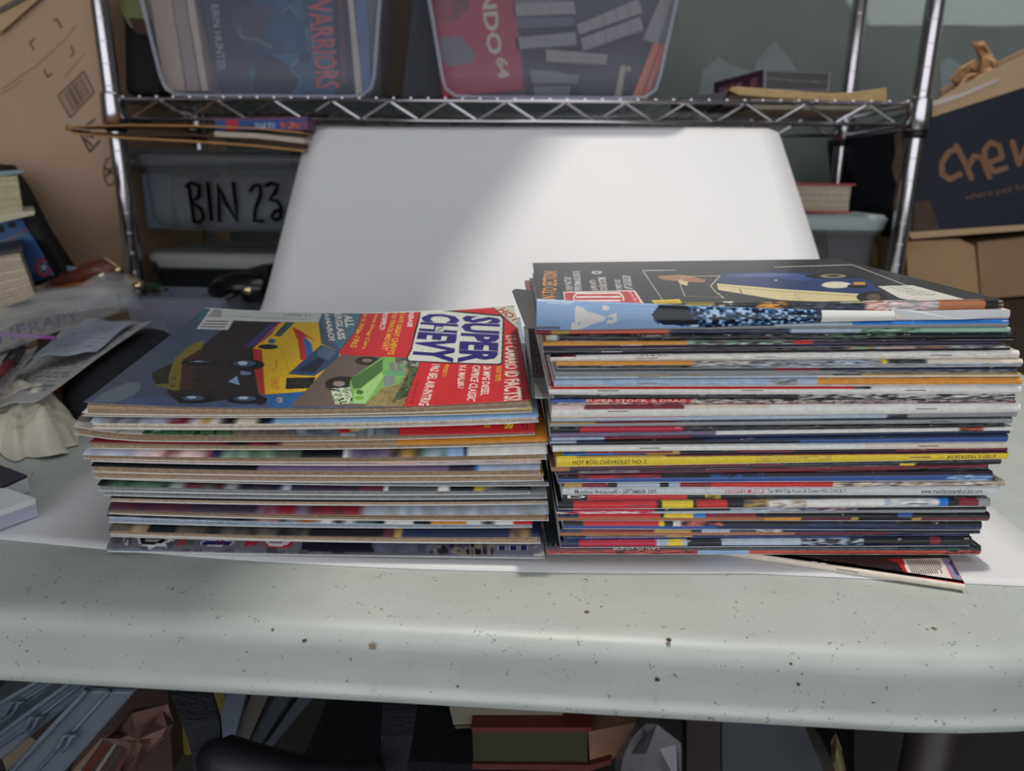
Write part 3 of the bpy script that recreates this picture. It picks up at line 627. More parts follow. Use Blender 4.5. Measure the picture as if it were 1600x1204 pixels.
magazine('open wheeled black hot rod magazine with blue and cream car, topmost of the right stack', (ony(841, 482, Yl)[0], Yl + .0012, 0), (ony(1573, 470, Yr)[0], Yr + .002, 0), (bL + .0001, (bL + bR) / 2 + .0001, bR + .0001), (max(zl1, bL + .003), max((zl1 + zr1) / 2, (bL + bR) / 2 + .003), max(zr1, bR + .003)), D=.222, skew=.008,
         rows=[(1, '1180:k,1232:ko,1240:k,1355:dkn,1385:uh,1470:hg,1545:u,1566:k,:tk')], xpx=(841, 1573), pagecol='c', art=art_rod, res=(400, 260), group='magazines in the right stack')
# the same magazine's grey cover is bent out to the left at the back; the plank photo belongs to the one lower down
zg = ZR2
mb = MB(); ptsg = [(800, 454), (806, 451), (818, 452), (842, 455), (875, 470), (875, 512), (822, 512)]
mb.prism([onz(x, y, zg) for x, y in ptsg], (0, 0, -.0005), lin((88, 88, 92))); mb.build('bent_cover', INKM, r2)
cvp = plane_canvas([(824, 505), (868, 505), (866, 621), (836, 621)], 60, 90, (112, 98, 100))
cvp.mottle([(815, 500), (890, 500), (890, 590), (815, 590)], [(120, 104, 104), (92, 78, 82), (134, 116, 112), (100, 60, 66)], 4)
for y in (520, 535, 548, 556, 568, 580): cvp.line([(820, y), (870, y - 2), (886, y + 1)], 1.2, (70, 50, 56))
cvp.poly([(815, 590), (890, 590), (890, 630), (815, 630)], (150, 146, 148)); cvp.poly([(815, 585), (838, 600), (850, 623), (815, 623)], (206, 204, 194))
panel('plank_photo_leaf', cvp, lambda x, y: onz(x, y, ZM), INKM, rM, drop=(0, 0, -.0004))

# ---- left stack: fore edges to the camera
TAPL = .20
# label, xL, xR, (page edge bottom L,R), (page edge top L,R), sag px, cover colours, page ink
def art_cartoon(c):
    c.c[:] = lin((92, 90, 98)); a = lambda u, v: (110 + u / 4.21, 600 + v / 4.21); b = lambda u, v: (480 + u / 4.21, 600 + v / 4.21); c.tf = a
    c.mottle([(200, 950), (1650, 950), (1650, 1130), (200, 1130)], [(84, 82, 92), (112, 110, 120), (70, 66, 76)], 10)
    c.text("C'S", [(385, 1060), (355, 1060), (345, 985), (370, 985)], (214, 214, 216), .04)
    c.poly([(440, 1010), (470, 990), (600, 1000), (690, 1025), (620, 1045), (640, 1075), (570, 1062), (520, 1085), (500, 1062), (450, 1055)], (214, 214, 216)); c.poly([(455, 1012), (475, 1000), (590, 1005), (640, 1026), (590, 1050), (470, 1054)], (22, 22, 26)); c.ell(485, 590, 1015, 1036, (150, 150, 156))
    c.text('RE', [(740, 1060), (700, 1060), (730, 1008), (780, 1008)], (176, 34, 54), .04); c.ell(850, 1080, 1020, 1064, (200, 200, 206)); c.ell(862, 1070, 1026, 1060, (44, 38, 96)); c.text('N', [(1010, 1046), (960, 1046), (970, 1018), (1020, 1018)], (120, 30, 60), .04)
    c.text('M', [(1220, 1066), (1140, 1066), (1165, 1026), (1240, 1026)], (170, 40, 66), .05)
    c.poly([(1255, 1020), (1290, 1000), (1450, 1010), (1475, 1030), (1440, 1072), (1300, 1078)], (176, 40, 56)); c.poly([(1275, 1024), (1310, 1010), (1430, 1018), (1450, 1032), (1425, 1060), (1310, 1066)], (214, 212, 216)); c.poly([(1300, 1030), (1400, 1028), (1390, 1048), (1320, 1050)], (150, 130, 150))
    c.tf = b; c.poly([(-20, 1000), (420, 1030), (440, 1100), (200, 1110), (-40, 1090)], (32, 30, 44)); c.mottle([(420, 1040), (860, 1050), (790, 1110), (440, 1105)], [(110, 112, 130), (84, 86, 108)], 8)
    c.mottle([(800, 1110), (860, 1060), (1230, 1040), (1240, 1120), (1000, 1130)], [(34, 34, 40), (96, 84, 110), (150, 140, 120), (20, 20, 26)], 4)
    c.poly([(1235, 1045), (1600, 1040), (1600, 1140), (1220, 1130)], (120, 118, 132))
    for x in (1255, 1328, 1396): c.poly([(x, 1058), (x + 52, 1058), (x + 56, 1092), (x, 1092)], (190, 192, 204)); c.poly([(x + 6, 1063), (x + 46, 1063), (x + 49, 1087), (x + 6, 1087)], (36, 36, 92))
    c.poly([(1488, 1108), (1570, 1104), (1572, 1136), (1490, 1138)], (186, 178, 170)); c.text('*', [(1515, 1095), (1480, 1095), (1480, 1060), (1515, 1060)], (186, 160, 190), .06)
def art_redmag(c):
    c.c[:] = lin((120, 106, 104)); a = lambda u, v: (110 + u / 4.21, 600 + v / 4.21); b = lambda u, v: (480 + u / 4.21, 600 + v / 4.21); c.tf = a
    c.poly([(-50, 250), (520, 250), (470, 330), (-50, 330)], (186, 176, 176)); c.line([(300, 318), (360, 288)], 3, (90, 84, 90))
    c.mottle([(530, 250), (1080, 250), (1060, 345), (470, 325)], [(40, 84, 62), (70, 120, 84), (90, 104, 60), (34, 50, 40)], 3); c.poly([(560, 300), (600, 285), (590, 305), (540, 318)], (150, 190, 214))
    c.mottle([(1075, 250), (1700, 250), (1700, 345), (1060, 345)], [(112, 98, 92), (136, 120, 108)], 3); c.tf = b
    c.mottle([(-100, 250), (620, 250), (590, 345), (-100, 345)], [(120, 130, 134), (96, 104, 110), (150, 160, 166)], 8)
    c.poly([(160, 280), (260, 275), (300, 310), (230, 322)], (190, 40, 50)); c.poly([(250, 270), (420, 262), (380, 300), (290, 308)], (214, 196, 130))
    c.poly([(612, 230), (1600, 200), (1600, 360), (590, 345)], (196, 46, 50)); c.line([(620, 230), (592, 345)], 6, (60, 60, 90))
    c.text('CAR', [(1300, 180), (1295, 300), (1358, 300), (1358, 180)], (226, 214, 60), .03); c.text('81175', [(1415, 215), (1412, 300), (1450, 300), (1450, 215)], (70, 26, 34), .02)
    for st, x, y0 in (('SS', 1165, 215), ('88', 1060, 205), ('8S', 935, 205)): c.text('BEST ' + st, [(x, y0 - 60), (x, y0 + 65), (x + 38, y0 + 65), (x + 38, y0 - 60)], (222, 176, 50), .02)
LS = [
 ('thin grey magazine at the very bottom of the left stack', 178, 852, (869, 879), (864.5, 874), 1, ':l', 'g'),
 ('magazine with grey car themed cover and big cartoon letters, second from bottom of left stack', 166, 851, (864.5, 874), (857, 868), 2, '190:g,205:gw,250:kwg,275:k,300:gr,330:g,380:nbp,400:kR,460:kwr,520:k,590:dl,680:nkd,740:qvk,778:w,830:nw,:l', 'l'),
 ('tan paged magazine with nothing of its cover showing, above the cartoon lettered one', 172, 838, (841, 852), (833, 845), 3, ':k', 't'),
 ('tan paged magazine with brown and navy cover strip low in left stack', 170, 845, (832, 844), (828, 838), 3, '230:qt,272:k,480:kq,600:k,618:m,630:O,800:n,830:nO,:n', 't'),
 ('white paged magazine with orange and black blocks on its cover edge', 166, 832, (819, 828), (805.5, 819), 4, '400:kd,500:kgu,520:w,590:kGw,600:k,645:w,672:k,732:o,752:w,775:dkw,800:w,:r', 'l'),
 ('tan paged magazine with plum and black cover near middle of left stack', 168, 858, (803, 812), (796, 803), 4, '300:vm,400:v,480:pR,570:mR,:gl', 't'),
 ('thin tan paged magazine under the grey paged pair in left stack', 172, 856, (784, 789), (777, 782), 4, ':k', 't'),
 ('grey paged magazine with curled left end in left stack', 160, 855, (778, 783), (765, 772), 4, ':g', 'g'),
 ('grey paged magazine with row of small dark car photos on its cover edge', 152, 829, (765, 772), (757, 766), 4, '270:Gk,285:g,355:kmG,370:g,440:vk,455:l,560:v,600:m,608:w,685:d,700:w,740:k,775:Oyd,:kd', 'g'),
 ('silver edged magazine whose black corner pokes out to the right of left stack', 158, 858, (750, 760), (746.5, 753), 4, ':k', 'g'),
 ('thick tan paged magazine with yellow leaf inside, middle of left stack', 146, 850, (747, 753), (737, 743), 4, '500:t,:O', 't'),
 ('tan paged magazine with lavender and blue tipped cover in left stack', 142, 845, (737, 743), (727, 734), 4, '400:k,392:k,700:p,742:v,748:B,:l', 't'),
 ('white magazine with short orange and blue bands near its right end', 140, 846, (721, 727), (717, 720), 5, '590:kR,652:o,660:B,778:lp,784:B,:o', 'h'),
 ('white covered magazine with green picture and blue stripe in left stack', 129, 855, (721, 720), (710, 710), 5, '230:hl,330:hR,345:n,470:Gaq,540:k,545:w,610:pd,660:kqO,700:Gl,722:s,728:n,:w', 't'),
 ('tan paged magazine with orange right half and dark blue letters', 140, 857, (701, 697), (690, 690), 5, '340:R,440:kR,620:t,:o', 't'),
 ('magazine with curled up left corner and bright red right half, tenth of left stack', 116, 836, (690, 684), (676, 678), 6, '215:g,230:lh,330:Gk,370:Gq,480:q,520:lq,545:rc,560:O,620:eg,:r', 't'),
 ('white paged magazine with light blue and sports photo cover strip', 140, 842, (668, 660), (659.5, 652), 5, '220:dlg,300:Rl,340:Ow,370:vkq,400:c,430:kn,:s', 'c'),
 ('magazine with yellow and white cover edge second from top of left stack', 128, 832, (652, 648), (644.5, 641), 5, '270:w,300:yo,318:p,360:R,382:y,420:w,500:s,502:k,:y', 't'),
]
zq = np.array([.0012, .0012, .0012]); sagprev = 0
tl = [(130, 644.5), (828, 640)]
def zfrom(px, py, Yp): return ony(px, py, Yp)[2]
for i, (lab, xL, xR, (bl_, br_), (tl_, tr_), sg, cols, pg) in enumerate(LS):
    nb = LS[i + 1][3] if i + 1 < len(LS) else (643.5, 639.5); ns_ = LS[i + 1][5] if i + 1 < len(LS) else 6
    j1, j2 = random.uniform(-.0025, .0025), random.uniform(-.002, .002); Yl_, Yr_ = .3955 + j1, .4045 + j1 + j2; Ym = (Yl_ + Yr_) / 2; xm = (xL + xR) / 2
    pL = ony(xL, tl_, Yl_); pR = ony(xR, tr_, Yr_); pM = ony(xm, (tl_ + tr_) / 2 + sg, Ym)
    edge = np.array([pL[2], pM[2], pR[2]]); edge = np.maximum(edge, zq + .0012)
    nxt = np.array([ony(xL, nb[0], .3955)[2], ony(xm, (nb[0] + nb[1]) / 2 + ns_, .4)[2], ony(xR, nb[1], .4045)[2]]); nxt = np.maximum(nxt, edge + .0001)
    magazine(lab, (pL[0], Yl_, 0), (pR[0], Yr_, 0), tuple(zq), tuple(nxt), D=.203 + random.uniform(-.003, .004), kind='pages', top_strip=cols, art=art_cartoon if 'cartoon letters,' in lab else art_redmag if 'curled up' in lab else None, res=(420, 220), xpx=(xL, xR), tap=TAPL, pagecol=pg, group='magazines in the left stack', droop=-.004 if 'curled up' in lab else 0, spinecol=random.choice('kwnRg'), dip=(nxt[0] - edge[0], nxt[2] - edge[2]), skew=-.012)
    zq = nxt + .00004
def art_chevy(c):
    c.c[:] = lin((76, 86, 110)); a = lambda u, v: (200 + u / 4.706, 460 + v / 4.706); b = lambda u, v: (520 + u / 4.706, 460 + v / 4.706)
    c.tf = a
    c.poly([(575, 70), (2000, 70), (1800, 470), (1580, 430), (1400, 200), (620, 200), (505, 190)], (72, 112, 128))
    c.mottle([(-300, 740), (1200, 760), (1200, 900), (-300, 900)], [(84, 98, 136), (78, 90, 124)], 12)
    c.poly([(0, 645), (60, 645), (92, 665), (85, 700), (30, 745), (-80, 790), (-260, 790), (-200, 730)], (112, 122, 134))
    # undercarriage, shadow side
    c.poly([(560, 370), (640, 300), (780, 195), (1120, 200), (920, 390), (930, 560), (960, 730), (1030, 790), (980, 815), (780, 760), (540, 800), (380, 800), (280, 715), (360, 600), (400, 480)], (46, 38, 38))
    c.poly([(175, 575), (330, 500), (320, 660), (210, 665), (180, 620)], (44, 46, 34))
    c.poly([(300, 600), (340, 470), (440, 385), (560, 330), (545, 390), (480, 470), (400, 530), (375, 710), (285, 690), (190, 660), (300, 655)], (128, 116, 48))
    c.poly([(400, 480), (545, 395), (530, 470), (480, 560), (470, 700), (380, 705)], (74, 44, 46))
    c.poly([(850, 385), (1060, 205), (1110, 205), (915, 385)], (62, 62, 110)); c.mottle([(480, 540), (820, 540), (930, 700), (500, 700)], [(38, 32, 32), (54, 46, 42), (46, 40, 38)], 6)
    c.poly([(735, 640), (800, 598), (822, 665)], (150, 176, 214)); c.poly([(825, 560), (905, 570), (905, 590), (830, 590)], (120, 140, 170))
    # yellow body
    c.poly([(920, 395), (1060, 290), (1112, 203), (1400, 203), (1420, 360), (1565, 430), (1560, 480), (1440, 655), (1310, 712), (1000, 735), (930, 560)], (222, 178, 34))
    c.poly([(918, 395), (985, 405), (1008, 735), (965, 728), (930, 560)], (176, 54, 40)); c.poly([(1112, 203), (1130, 203), (930, 392), (918, 395)], (206, 70, 44))
    c.poly([(1070, 300), (1160, 205), (1225, 205), (1120, 310)], (54, 84, 92)); c.ell(955, 1105, 365, 402, (38, 34, 28)); c.ell(1030, 1085, 325, 360, (48, 96, 130))
    c.poly([(1205, 238), (1262, 262), (1315, 300), (1400, 350), (1310, 310), (1290, 320), (1312, 480), (1268, 482), (1250, 340)], (200, 48, 44)); c.poly([(1285, 300), (1350, 360), (1360, 425), (1312, 470)], (52, 104, 164))
    c.poly([(1175, 585), (1422, 368), (1558, 425), (1545, 480), (1430, 560), (1370, 598)], (56, 76, 112)); c.poly([(1390, 410), (1430, 380), (1530, 425), (1480, 480), (1400, 450)], (84, 104, 124)); c.poly([(1240, 560), (1400, 460), (1450, 490), (1370, 575)], (42, 44, 62))
    c.poly([(1165, 612), (1378, 608), (1358, 680), (1335, 688), (1158, 694)], (34, 34, 30)); c.mottle([(1180, 625), (1360, 622), (1345, 665), (1180, 668)], [(34, 34, 30), (60, 60, 50)], 2)
    c.poly([(1470, 530), (1540, 470), (1560, 480), (1500, 570)], (60, 118, 190)); c.poly([(1440, 560), (1475, 535), (1495, 580), (1460, 620)], (196, 62, 44))
    c.poly([(1005, 742), (1320, 708), (1230, 780), (1190, 830), (1030, 830)], (46, 98, 160)); c.text('CK', [(1095, 795), (1140, 795), (1140, 755), (1095, 755)], (206, 190, 90), .02)
    c.text('CHEVY', [(1050, 615), (1055, 700), (1112, 700), (1105, 612)], (190, 80, 44)); c.text('EZ', [(310, 680), (325, 590), (355, 590), (342, 680)], (60, 52, 30)); c.line([(1120, 400), (1160, 470), (1185, 590)], 3, (150, 118, 30)); c.line([(1060, 560), (1090, 540), (1085, 480), (1100, 510)], 5, (190, 96, 36))
    for x0, x1, y0, y1 in ((735, 1005, 475, 552), (385, 700, 478, 522), (720, 1025, 735, 805), (345, 640, 732, 800)):
        c.ell(x0, x1, y0, y1, (24, 24, 28)); m_ = (x0 + x1) / 2; c.ell(m_ - 95, m_ + 70, y0 + 8, y1 - 22, (72, 92, 118)); c.ell(m_ - 60, m_ + 10, y0 + 14, y1 - 34, (190, 205, 220))
    # label with barcode
    c.poly([(620, 93), (720, 80), (1452, 93), (1400, 203), (775, 190), (735, 260), (503, 252)], (206, 206, 204))
    for k in range(7): c.line([(628 - k * 12, 115 + k * 14), (690 - k * 2, 117 + k * 14)] if k < 4 else [(575 - (k - 4) * 20, 195 + (k - 4) * 20), (740 - (k - 4) * 14, 198 + (k - 4) * 20)], 7, (74, 72, 78))
    c.text('JOHN DAVENPORT', [(1350, 108), (1080, 100), (1078, 128), (1345, 134)][::1], (120, 118, 124)); c.text('0000AFR84', [(970, 104), (810, 100), (808, 118), (968, 122)], (130, 128, 134)); c.text('12 MAIN', [(1340, 142), (1150, 138), (1148, 158), (1338, 164)], (120, 118, 124)); c.line([(745, 158), (1320, 182)], 4, (140, 150, 160))
    c.tf = b
    # lower photograph: road, grass, hedge
    c.poly([(60, 445), (545, 462), (640, 495), (520, 820), (-320, 820), (-230, 740), (-30, 520)], (104, 92, 84))
    c.mottle([(380, 560), (560, 480), (640, 495), (520, 820), (240, 820)], [(146, 134, 84), (128, 116, 74), (158, 142, 96)], 5)
    c.mottle([(470, 465), (550, 465), (640, 495), (560, 740), (430, 800), (520, 640), (560, 560), (520, 500)], [(48, 60, 40), (76, 88, 56), (96, 104, 70)], 3)
    c.mottle([(470, 450), (640, 495), (630, 530), (530, 520)], [(60, 74, 50), (150, 160, 140)], 3)
    c.ell(160, 350, 455, 520, (48, 40, 36)); c.ell(215, 290, 470, 498, (120, 112, 104)); c.ell(-60, 215, 600, 720, (44, 38, 34)); c.ell(0, 90, 635, 675, (140, 134, 122))
    c.poly([(130, 620), (375, 450), (455, 448), (460, 495), (530, 520), (525, 600), (490, 655), (360, 690), (240, 805), (150, 800), (120, 700)], (120, 172, 92))
    c.poly([(130, 620), (370, 470), (365, 560), (200, 690), (150, 690)], (74, 108, 58)); c.poly([(365, 580), (450, 520), (530, 520), (525, 600), (400, 590)], (96, 162, 112))
    c.poly([(368, 600), (450, 592), (462, 650), (380, 682)], (128, 134, 128)); c.poly([(410, 500), (500, 500), (515, 570), (430, 560)], (118, 128, 118)); c.line([(458, 498), (470, 560)], 4, (170, 180, 160))
    c.poly([(210, 690), (360, 570), (375, 600), (240, 800), (150, 800), (160, 710)], (156, 200, 126)); c.ell(170, 225, 700, 735, (70, 110, 50)); c.ell(160, 230, 745, 775, (110, 170, 60))
    c.mottle([(-20, 690), (130, 680), (150, 800), (20, 805)], [(40, 42, 36), (206, 218, 190), (130, 150, 110)], 3)
    # red field
    c.poly([(235, 90), (1175, 90), (1440, 330), (1470, 900), (450, 900), (520, 818), (642, 498), (545, 463), (55, 442), (48, 412), (165, 270)], (196, 44, 48))
    c.line([(48, 412), (165, 270), (235, 90)], 5, (60, 40, 40)); c.line([(642, 498), (520, 818)], 4, (60, 40, 40))
    c.poly([(1175, 90), (1340, 90), (1440, 225), (1440, 330)], (196, 196, 178)); c.line([(1172, 90), (1440, 330)], 7, (44, 34, 34))
    c.poly([(668, 100), (1240, 150), (1262, 175), (1250, 500), (1225, 518), (555, 492), (540, 470), (570, 400), (640, 120)], (34, 30, 34))
    c.poly([(672, 110), (1232, 160), (1250, 180), (1238, 495), (1220, 508), (562, 484), (552, 466), (584, 400), (650, 126)], (206, 208, 200))
    NB = (40, 34, 112)
    c.text('SUPER', [(955, 152), (912, 500), (1212, 506), (1236, 168)], NB, .05); c.text('CHEVY', [(662, 132), (574, 480), (886, 500), (938, 150)], NB, .05)
    c.poly([(760, 235), (818, 238), (812, 272), (752, 270)], (190, 192, 190)); c.line([(765, 262), (808, 245)], 6, NB)
    YE, WH = (222, 176, 50), (226, 214, 204)
    for st, q, cl, bo in (('COVERAGE', [(568, 100), (546, 235), (582, 238), (604, 104)], WH, .03), ('• THE LATE GREAT CHEVYS', [(520, 95), (398, 440), (450, 442), (548, 95)], YE, .02), ('• CIRCLE TRACK MIDGET', [(464, 95), (356, 405), (400, 412), (492, 95)], YE, .02),
                          ('RETROSPECT:', [(384, 100), (340, 262), (376, 266), (422, 100)], WH, .03), ('• Famous Drag Cars', [(334, 95), (205, 395), (242, 405), (364, 95)], YE, .02), ('• How It Was-1965', [(254, 95), (125, 385), (172, 395), (288, 95)], YE, .02),
                          ('ALL', [(74, 150), (96, 240), (165, 240), (140, 150)], WH, .03), ('FIBERGLASS', [(4, 100), (38, 332), (94, 326), (52, 100)], WH, .03), ('CAMARO!', [(-70, 115), (-28, 340), (20, 336), (-36, 115)], WH, .03),
                          ('HOT!', [(1203, 118), (1352, 216), (1402, 196), (1262, 94)], (172, 34, 44), .03), ('LT-1 CAMARO ID FACTS!', [(1272, 300), (1255, 782), (1398, 772), (1345, 300)], (214, 208, 196), .03),
                          ('ROAD TESTS:', [(1205, 525), (1194, 636), (1232, 638), (1242, 528)], YE, .02), ('26 MPG DIESEL', [(1110, 525), (1085, 738), (1146, 741), (1166, 528)], WH, .02), ('CAPRICE CLASSIC', [(1030, 520), (984, 778), (1048, 786), (1086, 525)], WH, .02),
                          ('V-6 MALIBU', [(925, 515), (918, 686), (962, 690), (986, 518)], WH, .02), ('PROJECT:', [(815, 512), (794, 606), (830, 608), (856, 515)], YE, .02), ('1962 BEL AIR-INTRIGUE', [(730, 510), (612, 850), (690, 855), (792, 515)], WH, .02), ('1981 AUGUST 150', [(612, 645), (560, 800), (590, 802), (632, 648)], (50, 30, 34), 0)):
        c.text(st, q, cl, bo)
Yl_, Yr_ = .392, .404
zt3 = np.array([ony(131, 627, Yl_)[2], ony(480, 637, .399)[2], ony(829, 626, Yr_)[2]]); zt3 = np.maximum(zt3, zq + .0035)
magazine('red and slate blue car magazine with yellow and green cars, topmost of the left stack', (ony(131, 630, Yl_)[0], Yl_, 0), (ony(829, 628, Yr_)[0], Yr_, 0), tuple(zq), tuple(zt3), D=.205, skew=-.010, kind='pages', xpx=(131, 829), tap=TAPL, pagecol='t', art=art_chevy, res=(520, 330), group=None, spinecol='w')
ZTOPL = zt3

# ------------------------------------------------------------------ wire shelving
SY0, SY1, SXL, SXR, SZ = 1.13, 1.40, -.655, .528, .338
sh = thing('wire_shelf', 'chrome wire shelving unit with grooved posts behind the poster board', 'shelf', ((SXL + SXR) / 2, (SY0 + SY1) / 2, -.74))
for x in (SXL, SXR):
    for y in (SY0, SY1):
        P_ = MB(); P_.tube([(x, y, -.74), (x, y, 1.35)], .0125, 16, cap=True); po = P_.build('post', CHROME, sh, smooth=True)
        G_ = MB()
        for k in range(62):
            z = -.56 + k * .0305; G_.tube([(x, y, z - .0012), (x, y, z), (x, y, z + .0012)], [.0122, .0133, .0122], 14, cap=False)
        G_.build('groove_rings', CHROME, po, smooth=True)['kind'] = 'stuff'
def rack(z):
    rk = MB(); r_ = .003
    for zz in (z, z - .028):
        rk.tube([(SXL, SY0 - .004, zz), (SXR, SY0 - .004, zz)], r_, 8); rk.tube([(SXL, SY1, zz), (SXR, SY1, zz)], r_, 8)
        for x in (SXL, SXR): rk.tube([(x, SY0, zz), (x, SY1, zz)], r_, 8)
    ro = rk.build('rack_rails', CHROME, sh, smooth=True)
    zg = MB(); n = 26; pts = []
    for y in (SY0 - .004, SY1):
        pts = [(SXL + .03 + (SXR - SXL - .06) * k / n, y, z - (.001 if k % 2 else .027)) for k in range(n + 1)]
        for a_, b_ in zip(pts[:-1], pts[1:]): zg.tube([a_, b_], .0018, 6)
    zg.build('zigzag_wire', CHROME, ro)['kind'] = 'stuff'
    dk = MB()
    for k in range(46):
        x = SXL + .02 + (SXR - SXL - .04) * k / 45; dk.tube([(x, SY0 - .006, z + .003), (x, SY1, z + .003)], .0016, 6)
    dk.build('deck_wires', CHROME, ro)['kind'] = 'stuff'
    for x in (SXL, SXR):
        for y in (SY0, SY1):
            MB().tube([(x, y, z - .036), (x, y, z - .034), (x, y, z + .006), (x, y, z + .009)], [.017, .0185, .0165, .0155], 16).build('collar', CHROME, sh, smooth=True)
            MB().tube([(x, y, z - .047), (x, y, z - .036)], [.0142, .0165], 14).build('black_clip', BLACK, sh, smooth=True)
for z in (SZ, -.035, -.45): rack(z)

# ------------------------------------------------------------------ plastic bins
def rrect(x0, x1, y0, y1, r, n=5):
    p = []
    for cx, cy, a0_ in ((x1 - r, y1 - r, 0), (x0 + r, y1 - r, 90), (x0 + r, y0 + r, 180), (x1 - r, y0 + r, 270)):
        for k in range(n + 1): a = math.radians(a0_ + 90 * k / n); p.append((cx + r * math.cos(a), cy + r * math.sin(a)))
    return p
def plastic_bin(label, x0, x1, y0, y1, z0, z1, flare, m=CLEAR, lid=None, r=.03, edges=False):
    t = thing('storage_bin', label, 'bin', ((x0 + x1) / 2, (y0 + y1) / 2, z0)); mb = MB(); zs = [z0 + .004, z0, z0 + .004, z0 + .014, z0 + .03, z1 - .02, z1 - .02, z1 - .004, z1, z1 - .004]
    ins = [.06, .02, .010, .003, 0, 0, -.006, -.008, -.004, .002]; V = []; n = 24
    for i, (z, k) in enumerate(zip(zs, ins)):
        f = -flare * (z - z0) / (z1 - z0); V += [(x, y, z) for x, y in rrect(x0 + k + f, x1 - k - f, y0 + k + f * .3, y1 - k - f * .3, max(r - k * .3, .004))]
    n = len(rrect(0, 1, 0, 1, .1)); fs = [(i * n + j, i * n + (j + 1) % n, (i + 1) * n + (j + 1) % n, (i + 1) * n + j) for i in range(1, len(zs) - 1) for j in range(n)]
    fs += [(n + j, (j + 1) % n + n, (j + 1) % n, j) for j in range(n)] + [tuple(range(n))]
    mb.add(V, fs); mb.build('tub', m, t, smooth=True)
    if edges:
        f2 = -flare; rr_ = MB(); yy = y0 + .004
        rr_.tube([(x0 + .003 + f2, yy - flare * .3, z1), (x0 + .003, yy, z0 + .030), (x0 + .008, yy, z0 + .014), (x0 + .022, yy, z0 + .004), (x0 + .05, yy, z0 + .002), (x1 - .05, yy, z0 + .002), (x1 - .022, yy, z0 + .004), (x1 - .008, yy, z0 + .014), (x1 - .003, yy, z0 + .030), (x1 - .003 - f2, yy - flare * .3, z1)], .0032, 8)
        rr_.build('edge_highlight', mat('highlight_plastic', (190, 190, 205), .15, trans=.55), t, smooth=True)  # pale tubes added to stand in for bright highlights along the bin edges
    if lid is not None:
        f = flare; lb = MB(); V = []
        for z, k in ((z1 - .012, -.010), (z1 + .004, -.013), (z1 + .010, -.008), (z1 + .011, .012), (z1 + .006, .020), (z1 + .006, .08)):
            V += [(x, y, z) for x, y in rrect(x0 + k - f, x1 - k + f, y0 + k - f * .3, y1 - k + f * .3, .04)]
        fs = [(i * n + j, i * n + (j + 1) % n, (i + 1) * n + (j + 1) % n, (i + 1) * n + j) for i in range(5) for j in range(n)] + [tuple(5 * n + j for j in range(n))]
        lb.add(V, fs); lb.build('lid', lid, t, smooth=True)
    return t
zt = SZ + .0046
plastic_bin('clear plastic bin on upper wire shelf holding dark blue fantasy books', ony(250, 155, SY0 + .012)[0], ony(588, 155, SY0 + .012)[0], SY0 + .012, SY1 - .01, zt, zt + .24, .028, lid=FROST, edges=True)
plastic_bin('clear plastic bin on upper wire shelf holding red box and grey cartridges', ony(688, 157, SY0 + .012)[0], ony(1032, 160, SY0 + .012)[0], SY0 + .012, SY1 - .01, zt, zt + .24, .034, lid=FROST, edges=True)
YI = SY0 + .03
def book(label, x0, x1, y0, y1, z0, z1, cov, page=(206, 192, 168), spine='left', lie=True, name='book', cat='book', group=None):
    """lying hardback: two boards, a spine and a page block"""
    t = thing(name, label, cat, ((x0 + x1) / 2, (y0 + y1) / 2, z0), group); cm = mat('cover_%d_%d_%d' % cov, cov, .4); b = .0028
    MB().box(x0, x1, y0, y1, z0, z0 + b).build('back_board', cm, t, bevel=.0006); MB().box(x0, x1, y0, y1, z1 - b, z1).build('front_board', cm, t, bevel=.0006)
    g = .004; s = dict(left=(x0, x0 + b, y0, y1), right=(x1 - b, x1, y0, y1), front=(x0, x1, y0, y0 + b), back=(x0, x1, y1 - b, y1))[spine]
    MB().box(*s, z0 + b * .9, z1 - b * .9).build('spine', cm, t)
    pb = MB(); nl = max(4, int((z1 - z0) / .003)); base = lin(page)
    for i in range(nl):
        a = z0 + b + (z1 - z0 - 2 * b) * i / nl; c_ = z0 + b + (z1 - z0 - 2 * b) * (i + .96) / nl; j = random.uniform(0, .0012)
        pb.box(x0 + (b if spine == 'left' else g + j), x1 - (b if spine == 'right' else g + j), y0 + (b if spine == 'front' else g + j), y1 - (b if spine == 'back' else g), a, c_, base * random.uniform(.8, 1.05))
    pb.build('pages', PAGE, t); return t
def slabbox(name, label, cat, pts, y, d, col, rough=.6, bevel=0, group=None, m=None):
    return solo(upr(pts, y, d), name, m or mat('m_%d_%d_%d' % tuple(col), col, rough, var=.08, scale=20), label, cat, group, bevel=bevel)
# books inside the left bin: covers face the room
bk = thing('book', 'large dark blue fantasy book with orange title, face out in left bin', 'book', ony(440, 150, YI))
quad = [(300, -40), (568, -40), (576, 146), (345, 150)]
cw = plane_canvas(quad, 300, 220, (44, 58, 78)); 
cw.mottle([(395, -40), (520, -40), (522, 146), (390, 146)], [(32, 74, 104), (40, 92, 122), (30, 62, 90), (50, 104, 134)], 26)
cw.mottle([(300, -40), (365, -40), (380, 148), (345, 150)], [(46, 56, 78), (40, 50, 72)], 20)
cw.poly([(362, 20), (395, 0), (420, 10), (414, 60), (400, 80), (380, 70), (365, 50)], (62, 72, 88)); cw.line([(372, 42), (378, 58), (402, 62), (425, 74)], 4, (108, 118, 128)); cw.poly([(400, 95), (418, 84), (450, 100), (466, 120), (455, 148), (395, 148)], (26, 40, 58)); cw.line([(466, 90), (455, 108), (470, 125), (466, 138)], 1.6, (90, 150, 170)); cw.line([(440, 20), (455, 8), (462, 24)], 1.4, (130, 150, 130))
cw.poly([(520, -40), (570, -40), (578, 148), (524, 148)], (30, 34, 46))
